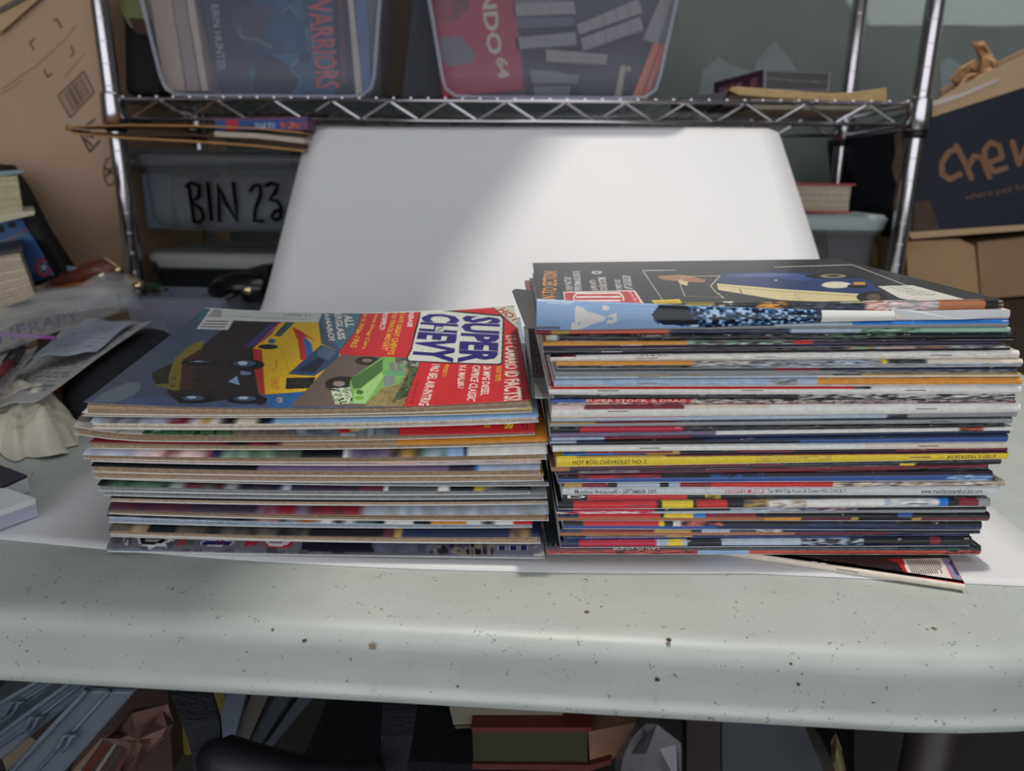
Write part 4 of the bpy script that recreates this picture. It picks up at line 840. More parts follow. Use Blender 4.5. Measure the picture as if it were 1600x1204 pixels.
cw.text('ERIN HUNTER', [(330, 8), (340, 111), (353, 110), (341, 8)], (160, 166, 178), .01); cw.line([(322, 0), (338, 130)], 1, (90, 98, 116))
cw.text('WARRIORS', [(478, -14), (494, 138), (531, 138), (515, -18)], (206, 84, 60), .012); cw.text('A VISION OF SHADOWS', [(527, -30), (533, 131), (541, 131), (534, -30)], (150, 62, 56), .01); cw.text('THUNDER AND', [(483, 30), (490, 98), (494, 98), (488, 30)], (120, 140, 150)); cw.text('SHADOW', [(477, 44), (481, 82), (485, 82), (481, 44)], (120, 140, 150))
panel('cover', cw, lambda x, y: ony(x, y, YI), INKM, bk, drop=(0, .002, 0))
upr([(302, -40), (566, -40), (574, 145), (347, 149)], YI + .0022, .022).build('pages', mat('pages_plain', (190, 180, 160), .8, var=.1, scale=80), bk)
for i, (pts, c_, lab) in enumerate([([(540, -40), (548, -40), (566, 143), (556, 146)], (200, 186, 170), 'thin pale book edge right of the blue fantasy book in left bin'),
    ([(551, -40), (572, -40), (580, 140), (567, 146)], (88, 110, 150), 'slim blue book at right end inside the left bin')]):
    slabbox('book', lab, 'book', pts, YI - .012, .008, c_)
for i, (xa, xb, c_, lab) in enumerate([(228, 262, (186, 160, 138), 'thick tan paged book standing at left end of left bin'), (263, 284, (160, 142, 132), 'second tan paged book in left bin, beside the thick one'), (285, 297, (206, 186, 168), 'pale thin book pressed against the blue fantasy book')]):
    slabbox('book', lab, 'book', [(xa, -40), (xb, -40), (xb + 28, 142), (xa + 30, 142)], YI + .002, .15, c_)
# things in the right bin
rb = thing('game_box', 'red printed box with cream letters standing in the right bin', 'box', ony(750, 150, YI))
cr = plane_canvas([(668, -40), (800, -40), (818, 140), (692, 153)], 150, 200, (176, 42, 62))
cr.text('NDO', [(750, -16), (762, 86), (786, 84), (773, -18)], (208, 200, 176), .03); cr.text('64', [(774, 90), (778, 123), (797, 121), (793, 89)], (208, 200, 176), .03)
cr.poly([(668, -40), (705, -40), (716, 30), (676, 36)], (150, 36, 52)); cr.poly([(706, -40), (735, -40), (733, 14), (708, 34)], (120, 40, 44)); cr.poly([(690, 58), (720, 56), (742, 84), (738, 98), (700, 104), (684, 86)], (118, 112, 118))
panel('front_panel', cr, lambda x, y: ony(x, y, YI), INKM, rb, drop=(0, .002, 0)); upr([(670, -40), (798, -40), (816, 139), (694, 151)], YI + .0022, .03).build('box_body', mat('red_board', (150, 36, 50), .5), rb)
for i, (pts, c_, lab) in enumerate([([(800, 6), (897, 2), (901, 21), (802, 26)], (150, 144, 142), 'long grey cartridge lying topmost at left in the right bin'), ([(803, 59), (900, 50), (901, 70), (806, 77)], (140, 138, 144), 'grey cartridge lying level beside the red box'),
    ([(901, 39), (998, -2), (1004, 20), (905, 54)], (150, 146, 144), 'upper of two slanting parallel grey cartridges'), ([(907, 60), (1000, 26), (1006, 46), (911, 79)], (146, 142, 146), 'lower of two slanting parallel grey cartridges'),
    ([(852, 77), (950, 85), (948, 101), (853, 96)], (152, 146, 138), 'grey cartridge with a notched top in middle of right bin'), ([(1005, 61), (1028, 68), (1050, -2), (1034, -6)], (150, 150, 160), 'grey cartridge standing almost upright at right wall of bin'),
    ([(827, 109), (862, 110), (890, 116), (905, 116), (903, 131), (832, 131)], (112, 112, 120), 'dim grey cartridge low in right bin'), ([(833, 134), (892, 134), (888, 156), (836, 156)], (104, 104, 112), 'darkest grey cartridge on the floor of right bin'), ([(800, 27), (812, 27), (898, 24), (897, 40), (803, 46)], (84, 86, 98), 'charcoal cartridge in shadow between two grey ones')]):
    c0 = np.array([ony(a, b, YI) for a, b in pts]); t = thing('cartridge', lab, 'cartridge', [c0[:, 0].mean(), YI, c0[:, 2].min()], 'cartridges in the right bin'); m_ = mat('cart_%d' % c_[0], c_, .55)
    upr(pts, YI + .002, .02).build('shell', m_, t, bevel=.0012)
    if len(pts) == 4:
        q = [np.array(p, float) for p in pts]
        for k in range(5):
            a, b = (k + .06) / 5, (k + .94) / 5; tt = [q[0] + (q[1] - q[0]) * a, q[0] + (q[1] - q[0]) * b, q[3] + (q[2] - q[3]) * b, q[3] + (q[2] - q[3]) * a]
            upr([tuple(p) for p in tt], YI, .0022).build('ridge', m_, t)
for pts, lab in (([(988, 150), (999, 158), (1032, 69), (1023, 64)], 'left one of two orange plastic sticks in right bin'), ([(1001, 158), (1012, 156), (1044, 72), (1033, 69)], 'right one of two orange plastic sticks in right bin')):
    slabbox('plastic_stick', lab, 'toy', pts, YI + .0, .01, (214, 104, 62), .4, .001, 'orange sticks')
slabbox('plastic_stick', 'short cream plastic stick standing near the orange ones', 'toy', [(960, 153), (970, 156), (978, 102), (970, 101)], YI, .008, (176, 166, 138), .4, .001)
solo(MB().ell(ony(982, 108, YI), (.004, .004, .004)), 'knob', mat('cream', (190, 180, 150), .4), 'tiny cream knob beside the cream stick', 'toy', smooth=True)
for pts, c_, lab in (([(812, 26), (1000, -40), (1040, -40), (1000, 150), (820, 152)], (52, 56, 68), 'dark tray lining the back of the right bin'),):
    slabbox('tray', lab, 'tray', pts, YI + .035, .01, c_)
# behind and between the bins
slabbox('cardboard_box', 'dark brown ribbed box standing between the two clear bins', 'box', [(590, -60), (668, -60), (672, 150), (596, 150)], SY0 + .10, .10, (74, 54, 44), .7)
slabbox('notebook', 'dark blue panel leaning between the brown box and right bin', 'book', [(650, -40), (680, -40), (690, 152), (628, 152)], SY0 + .06, .012, (34, 38, 50), .6)
slabbox('backpack', 'black fabric bag at left end of the upper wire shelf', 'bag', [(176, -50), (232, -50), (240, 60), (252, 148), (186, 146)], SY0 + .09, .12, (30, 30, 32), .9, .01)
slabbox('paperback', 'paperback with green and white cover above the black shelf bag', 'book', [(170, -30), (232, -40), (236, 38), (205, 44), (190, 20)], SY0 + .075, .01, (126, 128, 84), .5)
slabbox('paperback', 'small brown book tucked beside the black shelf bag', 'book', [(200, 28), (232, 30), (238, 56), (212, 52)], SY0 + .072, .003, (70, 44, 32), .6)

# upper shelf, right end
dn = thing('boxed_set', 'dark purple boxed book set in black slipcase on the tan papers', 'book', ony(1225, 142, 1.16))
fr3 = [ony(1191, 141, 1.155), ony(1297, 143, 1.155), ony(1300, 113, 1.155), ony(1192, 109, 1.155)]
sd_ = np.array([ony(1117, 142, 1.30)[0] - fr3[0][0], .145, 0.0])
MB().prism(fr3, sd_ * 1.0).build('slipcase', mat('purple_board', (66, 40, 64), .3), dn, bevel=.001)
def quadpanel(name, Q, c, m, parent, off):
    U, V_ = np.meshgrid(np.linspace(0, 1, c.nu + 1), np.linspace(0, 1, c.nv + 1)); U = U[..., None]; V_ = V_[..., None]
    Pn = (1 - U) * (1 - V_) * Q[0] + U * (1 - V_) * Q[1] + U * V_ * Q[2] + (1 - U) * V_ * Q[3]; return grid(name, Pn + np.array(off), c.c, m, parent)
cdn = Canvas(240, 44, lambda x, y: (x, y), (70, 40, 66))
cdn.text('DUNE', [(.14, .2), (.62, .2), (.62, .62), (.14, .62)], (176, 146, 172), .02); cdn.text('HERBERT', [(.78, .25), (.92, .25), (.92, .7), (.78, .7)], (150, 124, 148), .01)
quadpanel('spine_print', [fr3[0] + sd_, fr3[0], fr3[3], fr3[3] + sd_], cdn, INK, dn, (-.0008, -.0004, 0))
cfr = Canvas(80, 24, lambda x, y: (x, y), (26, 25, 30))
for k in (0.03, .97): cfr.line([(0, k), (1, k)], .05, (120, 116, 118)); cfr.line([(k, 0), (k, 1)], .02, (120, 116, 118))
cfr.line([(0, .62), (.5, .50), (1, .46)], .05, (96, 92, 96))
quadpanel('end_print', fr3, cfr, INK, dn, (0, -.0012, 0))
pp = [(1138, 140), (1150, 135), (1215, 140), (1300, 146), (1340, 143), (1386, 137), (1386, 160), (1300, 158), (1200, 152), (1155, 148)]
solo(upr(pp, 1.15, .16), 'envelope_stack', mat('tan_envelopes', (196, 164, 116), .8, var=.15, scale=90), 'stack of curled tan paper envelopes on right end of upper shelf', 'paper', bevel=.001)
slabbox('magazine_pile', 'dark folded magazine drooping at left of the tan envelopes', 'magazine', [(1064, 152), (1128, 144), (1140, 141), (1132, 158), (1120, 166), (1066, 165)], 1.16, .1, (38, 38, 50), .4, .001)
slabbox('paperback', 'brown backed paperback with curled corner under the tan envelopes', 'book', [(1134, 157), (1140, 148), (1200, 153), (1205, 158), (1174, 158), (1172, 166), (1128, 166)], 1.152, .12, (66, 44, 40), .6)
pb_ = thing('paperback', 'pale paged paperback lying flat on shelf beneath the envelopes', 'book', ony(1270, 168, 1.15))
for k in range(5):
    upr([(1174, 154.5 + k * 3.2), (1372 - k * 2, 159 + k * 2.4), (1371 - k * 2, 161.2 + k * 2.4), (1174, 157.5 + k * 3.2)], 1.15 + random.uniform(0, .002), .15).build('pages', mat('pages_plain2', (172, 162, 142), .8, var=.15, scale=60), pb_)

# ------------------------------------------------------------------ lower level behind the board
plastic_bin('clear bin marked BIN 23 in black marker on left of the shelving', -.640, -.20, SY0 + .035, SY1 - .01, ony(300, 365, SY0 + .03)[2] + .004, .262, .006, m=CLEARD, r=.02)
yb = SY0 + .0262
def stroke(pts, w=.0056): return MB().tube([ony(x, y, yb) for x, y in pts], w * .5, 10, updir=(0, 1, 0))
mk = thing('marker_writing', 'black hand drawn BIN 23 lettering on front of clear bin', 'lettering', ony(366, 345, yb))
for nm, st in (('letter', [(294, 285), (298, 310), (303, 346)]), ('letter', [(290, 292), (298, 285), (311, 290), (311, 306), (299, 316), (314, 326), (318, 340), (311, 348), (302, 345)]), ('letter', [(324, 285), (327, 316), (331, 345)]), ('letter', [(343, 347), (342, 316), (340, 288), (352, 316), (371, 346), (368, 315), (364, 284)]),
               ('letter', [(390, 300), (396, 290), (406, 288), (407, 304), (399, 325), (397, 345), (412, 345)]), ('letter', [(414, 290), (424, 286), (434, 288), (430, 300), (421, 312), (434, 314), (440, 326), (438, 340), (430, 344), (424, 338), (430, 330), (440, 326)])):
    stroke(st).build(nm, mat('marker_ink', (8, 8, 10), .95, spec=0.05), mk, smooth=True)
for pts, c_, lab, nm, dd in (([(196, 232), (455, 236), (455, 264), (200, 262)], (70, 72, 76), 'dark guidebook seen through top of the marked bin', 'book', .05), ([(222, 272), (268, 272), (268, 356), (230, 356)], (92, 102, 120), 'pale blue folder at left inside the marked bin', 'folder', .02),
                          ([(304, 268), (333, 268), (336, 358), (304, 358)], (42, 48, 72), 'narrow navy book upright inside the marked bin', 'book', .03), ([(270, 276), (460, 276), (460, 308), (270, 308)], (96, 92, 94), 'grey box behind the marker letters', 'box', .04), ([(270, 309), (460, 309), (460, 358), (286, 358)], (82, 86, 102), 'slate blue box lowest in the marked bin', 'box', .05)):
    slabbox(nm, lab, nm, pts, SY0 + .05, dd, c_)
gq = plane_canvas([(198, 238), (452, 240), (452, 262), (200, 260)], 200, 16, (64, 66, 72)); gq.text('The Official Strategy Player’s Guide', [(203, 259), (353, 259), (353, 250), (203, 250)], (128, 128, 130)); gq.poly([(262, 240), (385, 241), (385, 248), (262, 247)], (104, 98, 84))
gt = thing('sleeve', 'printed guide sleeve lettered in grey at top of marked bin', 'book', ony(300, 262, SY0 + .048)); panel('print', gq, lambda x, y: ony(x, y, SY0 + .047), INKM, gt, drop=(0, .0015, 0))
plastic_bin('dark filled bin with milky lid under the marked one', -.64, -.20, SY0 + .025, SY1 - .01, -.030, .098, .0, m=mat('smoky_plastic', (52, 56, 60), .3, trans=.1), lid=mat('milky_lid', (150, 152, 148), .5), r=.02)
# folder and book on the marked bin
fo = thing('folder', 'open brown edged folder of papers sticking out over the marked bin', 'folder', ony(300, 215, 1.08))
m_f = mat('manila', (176, 128, 78), .7, var=.1, scale=12); mb = MB()
def ribbon(top, y, d, th, name, m):
    mb = MB()
    for (a, b) in zip(top[:-1], top[1:]):
        mb.prism([ony(*a, y), ony(*b, y), ony(b[0], b[1] + th, y), ony(a[0], a[1] + th, y)], (0, d, 0))
    return mb.build(name, m, fo)
ribbon([(106, 196), (200, 194), (300, 195), (400, 199), (472, 206)], 1.06, .052, 2.5, 'upper_flap', m_f)
ribbon([(104, 200), (115, 207), (200, 214), (300, 219), (400, 226), (475, 234)], 1.06, .052, 3, 'lower_flap', m_f)
ribbon([(128, 205), (200, 209), (300, 208), (380, 214), (475, 226)], 1.068, .044, 5, 'papers', mat('dark_paper', (66, 44, 34), .8))
ribbon([(335, 205), (400, 208), (475, 216)], 1.062, .05, 8, 'white_papers', mat('cream_paper', (186, 172, 158), .8))
MB().tube([ony(106, 196, 1.06), ony(102, 199, 1.062), ony(105, 203, 1.06)], .002, 8).build('fold', m_f, fo)
bb = thing('paperback', 'blue spined paperback lettered in white on the brown folder', 'book', ony(405, 203, 1.07))
cb = plane_canvas([(336, 185), (480, 182), (480, 203), (336, 203)], 170, 24, (48, 74, 134)); cb.poly([(353, 188), (372, 188), (372, 203), (353, 203)], (176, 40, 56)); cb.text('TALE TO', [(398, 200), (430, 200), (430, 192), (398, 192)], (176, 186, 206), .01); cb.mottle([(438, 190), (480, 190), (480, 202), (438, 202)], [(190, 96, 80), (140, 70, 80), (48, 74, 134)], 4); cb.poly([(336, 183), (480, 181), (480, 186), (336, 188)], (110, 66, 92))
panel('spine', cb, lambda x, y: ony(x, y, 1.062), INKM, bb); upr([(337, 186), (479, 183), (479, 202.5), (337, 202.5)], 1.0635, .045).build('pages', mat('purple_cover', (96, 60, 84), .5), bb)
solo(MB().box(-.33, -.12, 1.13, 1.33, .262, .272), 'book', BLACK, 'dark book lying on the marked bin behind the poster board', 'book')
# red book on a clear bin, right side
zl_ = ony(1385, 345, 1.16)[2]
plastic_bin('clear bin with milky lid under the red book', .20, ony(1378, 345, 1.16)[0], SY0 + .03, SY1 - .01, -.030, zl_ - .002, .004, m=CLEARD, lid=mat('milky_lid2', (150, 160, 162), .4), r=.03)
X1 = ony(1338, 300, 1.17)[0]; zr0 = zl_ + .010
rbk = book('thick red hardback lying on the milky bin lid beside the white board', X1 - .17, X1, 1.175, 1.335, zr0, ony(1340, 287, 1.17)[2], (170, 36, 48), page=(190, 176, 156), spine='back')
slabbox('box', 'black shape inside the clear bin beside the board', 'box', [(1270, 385), (1290, 380), (1288, 410), (1270, 410)], 1.18, .05, (20, 24, 28))
slabbox('box', 'grey paper bundle seen through the clear right bin', 'box', [(1292, 358), (1365, 352), (1358, 415), (1296, 415)], 1.19, .06, (120, 112, 116))

# ------------------------------------------------------------------ boxes on the right
cx = thing('cardboard_box', 'navy printed shipping box with tan lettering right of the shelving', 'box', ony(1500, 362, 1.18))
YC = 1.175
NAVY = mat('navy_print_card', (20, 24, 44), .6, var=.1, scale=10)
fp = [(1408, 205), (1455, 182), (1700, 104), (1700, 345), (1418, 364)]
MB().prism([ony(x, y, YC + .0016) for x, y in fp], (0, .30, 0)).build('box_body', NAVY, cx)
cc_ = plane_canvas([(1440, 190), (1700, 105), (1700, 345), (1424, 362)], 320, 260, (20, 24, 44)); TB = (128, 92, 66)
cc_.line([(1496, 232), (1482, 238), (1472, 254), (1472, 272), (1484, 280), (1500, 272)], 9, TB); cc_.line([(1494, 228), (1506, 250), (1518, 278)], 9, TB); cc_.line([(1512, 262), (1522, 244), (1534, 246), (1546, 276)], 9, TB)
cc_.line([(1541, 256), (1566, 246), (1562, 228), (1548, 222), (1538, 234), (1540, 254), (1554, 268), (1572, 262)], 8.5, TB); cc_.line([(1582, 222), (1592, 256), (1604, 228), (1620, 248), (1626, 212)], 9, TB); cc_.line([(1640, 212), (1650, 240), (1668, 206)], 9, TB)
cc_.text('where pet lovers shop', [(1508, 316), (1690, 283), (1690, 268), (1507, 303)], (104, 74, 58), .012)
cc_.poly([(1430, 316), (1452, 312), (1468, 358), (1426, 361)], (74, 52, 40))
panel('printed_front', cc_, lambda x, y: ony(x, y, YC), INKM, cx, drop=(0, .0014, 0))
MB().prism([ony(x, y, YC - .001) for x, y in [(1453, 164), (1500, 134), (1570, 100), (1700, 40), (1700, 104), (1456, 183)]], (0, .003, 0)).build('front_flap', CARD2, cx)
MB().prism([ony(x, y, YC + .04) for x, y in [(1470, 140), (1560, 96), (1700, 28), (1700, 80), (1470, 160)]], (0, .003, 0)).build('inner_flap', CARD2, cx)
MB().prism([ony(x, y, YC - .003) for x, y in [(1456, 158), (1500, 146), (1560, 122), (1563, 125), (1502, 152), (1458, 166)]], (0, .002, 0)).build('tape', mat('shiny_tape', (190, 180, 168), .12), cx)
MB().prism([ony(x, y, YC - .001) for x, y in [(1418, 363), (1700, 344), (1700, 352), (1425, 373)]], (0, .01, 0)).build('bottom_edge', CARD2, cx)
MB().prism([ony(x, y, YC - .001) for x, y in [(1398, 212), (1409, 205), (1417, 364), (1402, 366), (1396, 320), (1402, 290), (1394, 262), (1400, 240)]], (0, .003, 0)).build('torn_edge', mat('torn_card', (112, 88, 68), .9, var=.3, scale=60), cx)
slabbox('cardboard_box', 'black panel slanting between shelf post and navy box', 'box', [(1333, 212), (1400, 212), (1398, 420), (1384, 400)], 1.42, .02, (22, 21, 24))
# crumpled brown paper
def crumple(name, label, cat, pts2, y, m, depth=.05, amp=.006, seed=1, n=26, group=None, parent=None):
    """folded sheet: outline pixels at distance y, with creases in depth"""
    r_ = random.Random(seed); c0 = np.mean(pts2, axis=0); V = [ony(*c0, y - depth * .3)]; ring = []
    k = len(pts2)
    for lv, sc_ in ((1, .45), (2, .8), (3, 1.0)):
        for i in range(k):
            p = c0 + (np.array(pts2[i]) - c0) * sc_ * (1 + (r_.uniform(-.12, .12) if lv < 3 else 0)); V.append(ony(*p, y + r_.uniform(-1, 1) * amp * 2.2 + depth * (.5 if lv == 3 else 0)))
    f = [(0, 1 + i, 1 + (i + 1) % k) for i in range(k)]
    for lv in (0, 1):
        a, b = 1 + lv * k, 1 + (lv + 1) * k
        for i in range(k): j = (i + 1) % k; f += [(a + i, b + i, b + j), (a + i, b + j, a + j)]
    off = len(V); V += [v + np.array([0, .0006, 0]) for v in V]; f += [tuple(q + off for q in t[::-1]) for t in f]
    l_ = 1 + 2 * k; f += [(l_ + i, l_ + (i + 1) % k, l_ + (i + 1) % k + off, l_ + i + off) for i in range(k)]
    mb = MB(); mb.add(V, f)
    if parent: return mb.build(name, m, parent)
    return solo(mb, name, m, label, cat, group)
bpp = thing('packing_paper', 'crumpled brown packing paper sticking up from the navy box', 'paper', ony(1510, 140, YC + .03))
kp = mat('kraft_paper', (178, 136, 96), .8, var=.12, scale=30, bump=.3)
crumple('paper_fold', '', '', [(1484, 124), (1500, 105), (1524, 92), (1532, 110), (1520, 132), (1496, 136)], YC + .03, kp, .01, .004, 3, parent=bpp)
crumple('paper_fold', '', '', [(1518, 65), (1537, 63), (1548, 80), (1560, 100), (1558, 112), (1530, 118), (1528, 90)], YC + .025, kp, .012, .004, 5, parent=bpp)
crumple('paper_fold', '', '', [(1496, 136), (1510, 116), (1534, 112), (1560, 106), (1556, 122), (1530, 134), (1500, 150)], YC + .015, kp, .01, .004, 8, parent=bpp)
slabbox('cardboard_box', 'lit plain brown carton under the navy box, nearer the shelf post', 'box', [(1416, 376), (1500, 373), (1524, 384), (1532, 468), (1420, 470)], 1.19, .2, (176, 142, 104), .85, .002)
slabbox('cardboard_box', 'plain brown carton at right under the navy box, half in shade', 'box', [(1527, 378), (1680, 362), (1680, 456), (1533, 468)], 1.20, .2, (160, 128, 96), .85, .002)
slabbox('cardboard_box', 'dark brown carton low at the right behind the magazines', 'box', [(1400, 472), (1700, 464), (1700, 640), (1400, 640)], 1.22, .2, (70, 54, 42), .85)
slabbox('paper_bag', 'small crumpled tan bag between the clear bin and shelf post', 'bag', [(1360, 384), (1374, 378), (1392, 384), (1392, 412), (1364, 416)], 1.30, .03, (150, 122, 86), .85, .003)

# ------------------------------------------------------------------ left side
YL = 1.12
bx = thing('cardboard_box', 'big brown cardboard box with barcode print filling the left background', 'box', ony(80, 450, YL))
body = [(-170, -120), (168, -120), (176, 170), (186, 214), (196, 330), (203, 420), (206, 470), (-170, 470)]
MB().prism([ony(x, y, YL + .06) for x, y in body], (0, .40, 0)).build('box_body', CARD, bx)
MB().prism([ony(x, y, YL + .05) for x, y in [(-170, 40), (0, 51), (62, -4), (168, -120), (-170, -120)]], (0, .004, 0)).build('top_flap', mat('light_card', (188, 160, 118), .8, var=.06, scale=10), bx)
MB().prism([ony(x, y, YL + .046) for x, y in [(-60, 28), (0, 11), (40, -10), (44, -4), (0, 19), (-60, 38)]], (0, .004, 0)).build('tape_strip', mat('grey_tape', (96, 88, 80), .6), bx)
PINK_ = mat('print_ink', (62, 54, 52), .8); pr = MB()
def seg(a, b, w=2.2):
    a = np.array(a, float); b = np.array(b, float); d = b - a; n = np.array([-d[1], d[0]]) / np.linalg.norm(d) * w / 2
    pr.prism([ony(*p, YL + .0592) for p in (a + n, b + n, b - n, a - n)], (0, .0006, 0))
Z1 = lambda u, v: (u / 3.333, v / 3.333)
for a, b, c_ in (((278, 108), (296, 98), (320, 145)), ((178, 202), (154, 220), (176, 262)), ((370, 236), (384, 278), (366, 294)), ((228, 362), (246, 402), (270, 382))):
    seg(Z1(*a), Z1(*b), 1.8); seg(Z1(*b), Z1(*c_), 1.8); pr.build('corner_mark', PINK_, bx); pr = MB()
Q = [np.array(Z1(*p)) for p in ((302, 498), (434, 372), (490, 480), (366, 612))]
for i in range(4): seg(Q[i], Q[(i + 1) % 4], 1.8)
for t, w in ((.1, .8), (.2, 2), (.26, 1), (.33, 2), (.4, 3), (.47, 1.2), (.55, 3.2), (.62, 1), (.68, 1.6), (.75, 1), (.82, 2.2), (.9, 1)):
    a = Q[0] + (Q[1] - Q[0]) * t; b = Q[3] + (Q[2] - Q[3]) * t; seg(a + (b - a) * .08, a + (b - a) * .92, w * .8)
pr.build('barcode', PINK_, bx); pr = MB()
for a, b in (((415, 690), (468, 792)), ((468, 792), (520, 730)), ((440, 660), (495, 620)), ((430, 700), (490, 715)), ((440, 720), (480, 760))): seg(Z1(*a), Z1(*b), 3)
pr.build('diamond_mark', PINK_, bx); pr = MB()
for k in range(12):
    a0_, a1_ = 2 * math.pi * k / 12, 2 * math.pi * (k + 1) / 12; seg((172 + 10 * math.cos(a0_), 268 + 22 * math.sin(a0_)), (172 + 10 * math.cos(a1_), 268 + 22 * math.sin(a1_)), 2)
seg((164, 262), (180, 274), 3); seg((166, 276), (178, 258), 3)
pr.build('round_stamp', PINK_, bx)
cr_ = MB(); pr = cr_
for a, b in (((0, 141), (60, 100)), ((60, 100), (105, 58)), ((105, 58), (118, 40)), ((0, 148), (34, 126)), ((100, 120), (132, 84))): seg(a, b, 1.6)
cr_.build('crease', mat('crease_card', (158, 126, 102), .8), bx)
slabbox('box', 'black object in the shade behind the left book stack', 'box', [(-60, 250), (2, 258), (30, 300), (60, 360), (102, 424), (96, 432), (-60, 432)], 1.10, .03, (24, 22, 24), .7)
# books at the far left edge
def lbook(lab, yb_, xr_t, ytop, ybot, cov, page, tilt=0, d=.16, y=.92):
    t = thing('book', lab, 'book', ony(0, ybot, y)); return t
def pxbook(lab, y, d, cover_t, pages, cover_b, cc1, cc2, pagec):
    t = thing('book', lab, 'book', ony(pages[2][0], pages[2][1], y)); m1 = mat('cv_%d_%d_%d' % cc1, cc1, .4); m2 = mat('cv_%d_%d_%d' % cc2, cc2, .4)
    OB = (-.72 * d, d, 0)
    if cover_t: MB().prism([ony(*p, y - .004) for p in cover_t], OB).build('front_board', m1, t, bevel=.001)
    if cover_b: MB().prism([ony(*p, y - .004) for p in cover_b], OB).build('back_board', m2, t, bevel=.001)
    q = [np.array(p, float) for p in pages]; n = 12; mb = MB()      # TL, TR, BR, BL
    for k in range(n):
        a, b = k / n, (k + .93) / n; pts = [q[0] + (q[3] - q[0]) * a, q[1] + (q[2] - q[1]) * a, q[1] + (q[2] - q[1]) * b, q[0] + (q[3] - q[0]) * b]
        mb.prism([ony(*p, y + random.uniform(0, .0012)) for p in pts], (-.72 * (d - .008), d - .008, 0), lin(pagec) * random.uniform(.82, 1.08))
    mb.build('pages', PAGE, t); return t
pxbook('pale paged hardback with grey blue cover, topmost of the left edge stack', .90, .13, [(-70, 272), (0, 267), (36, 265), (37, 271), (0, 276), (-70, 280)], [(-70, 280), (27, 274), (36, 332), (-70, 345)], [(-70, 346), (30, 330), (55, 329), (54, 336), (0, 348), (-70, 360)], (128, 142, 148), (190, 182, 160), (200, 186, 156))
pxbook('thick pale paged block with dark cover, lowest book at left edge', .86, .14, [(-70, 396), (0, 394), (34, 388), (37, 391), (32, 394), (0, 400), (-70, 408)], [(-70, 404), (30, 395), (55, 464), (-70, 506)], None, (66, 62, 64), (60, 50, 50), (196, 180, 158))
MB  # picture book
pbk = thing('picture_book', 'blue picture book with red ringed star badge leaning at left', 'book', ony(40, 445, .98))
MB().prism([ony(x, y, .985) for x, y in [(-60, 350), (48, 340), (98, 422), (90, 432), (60, 446), (-60, 470)]], (0, .012, 0)).build('back_board', BLACK, pbk)
cq = plane_canvas([(-60, 352), (34, 342), (84, 430), (-30, 470)], 130, 130, (76, 116, 178))
cq.mottle([(-60, 350), (30, 340), (50, 380), (-60, 400)], [(84, 124, 186), (96, 136, 194)], 14); cq.poly([(-60, 430), (50, 425), (84, 430), (60, 460), (-60, 470)], (40, 72, 128)); cq.line([(-10, 386), (10, 380), (28, 366), (44, 358)], 2, (206, 66, 60)); cq.line([(0, 378), (36, 364)], 3, (150, 150, 130)); cq.ell(12, 26, 346, 356, (52, 54, 66)); cq.ell(-6, 8, 352, 364, (44, 48, 60))
cq.ell(54, 83, 403, 432, (186, 54, 68)); cq.ell(58, 79, 407, 428, (170, 140, 170)); cq.ell(60, 77, 409, 426, (70, 84, 140)); 
cq.poly([(68.5 + (7.5 if k % 2 == 0 else 3.2) * math.sin(k * math.pi / 5), 417.5 - (7.5 if k % 2 == 0 else 3.2) * math.cos(k * math.pi / 5)) for k in range(10)], (214, 216, 224))
panel('cover', cq, lambda x, y: ony(x, y, .982), INK, pbk, drop=(0, .002, 0))
# table clutter on the left, low pile
solo(flat([(40, 612), (90, 645), (190, 598), (300, 520), (240, 498), (120, 560)], .003, .002), 'paper_sheet', PAPER, 'white paper sheet under the black case with orange trim', 'paper')
cs = thing('fabric_case', 'black soft case with orange zipper trim on the table', 'case', onz(180, 580, .003))
mb = MB(); ol = [(100, 612), (120, 622), (160, 618), (200, 592), (240, 562), (268, 540), (276, 527), (262, 515), (236, 510), (180, 520), (130, 560), (96, 596)]
zt_, zb_ = .030, .0045; top_ = [onz(x, y, zt_) for x, y in ol]; c0 = np.mean(top_, axis=0); V = []; n = len(ol)
for k, z in ((.97, zb_), (1.02, .010), (1.03, .018), (1.0, .026), (.88, .033), (.5, .037)): V += [np.append((c0 + (p - c0) * k)[:2], z) for p in top_]
V.append(np.append(c0[:2], .038)); fs = [(i * n + j, (i + 1) * n + j, (i + 1) * n + (j + 1) % n, i * n + (j + 1) % n) for i in range(5) for j in range(n)] + [(5 * n + j, 6 * n, 5 * n + (j + 1) % n) for j in range(n)] + [tuple(range(n))]
mb.add(V, fs); mb.build('shell', DARK, cs, smooth=True)
ORM = mat('orange_trim', (206, 88, 28), .6, var=.2, scale=60)
for (pa, pb2, pc, w) in (((66, 606), (100, 588), (140, 580), .008), ((70, 614), (104, 604), (141, 594), .007)):
    MB().tube([onz(*pa, .022) + [0, -.004, 0], onz(*pb2, .024) + [0, -.004, 0], onz(*pc, .026) + [0, -.003, 0]], [w * .6, w, w * .9], 10, flat=.7).build('zipper_trim', ORM, cs, smooth=True)
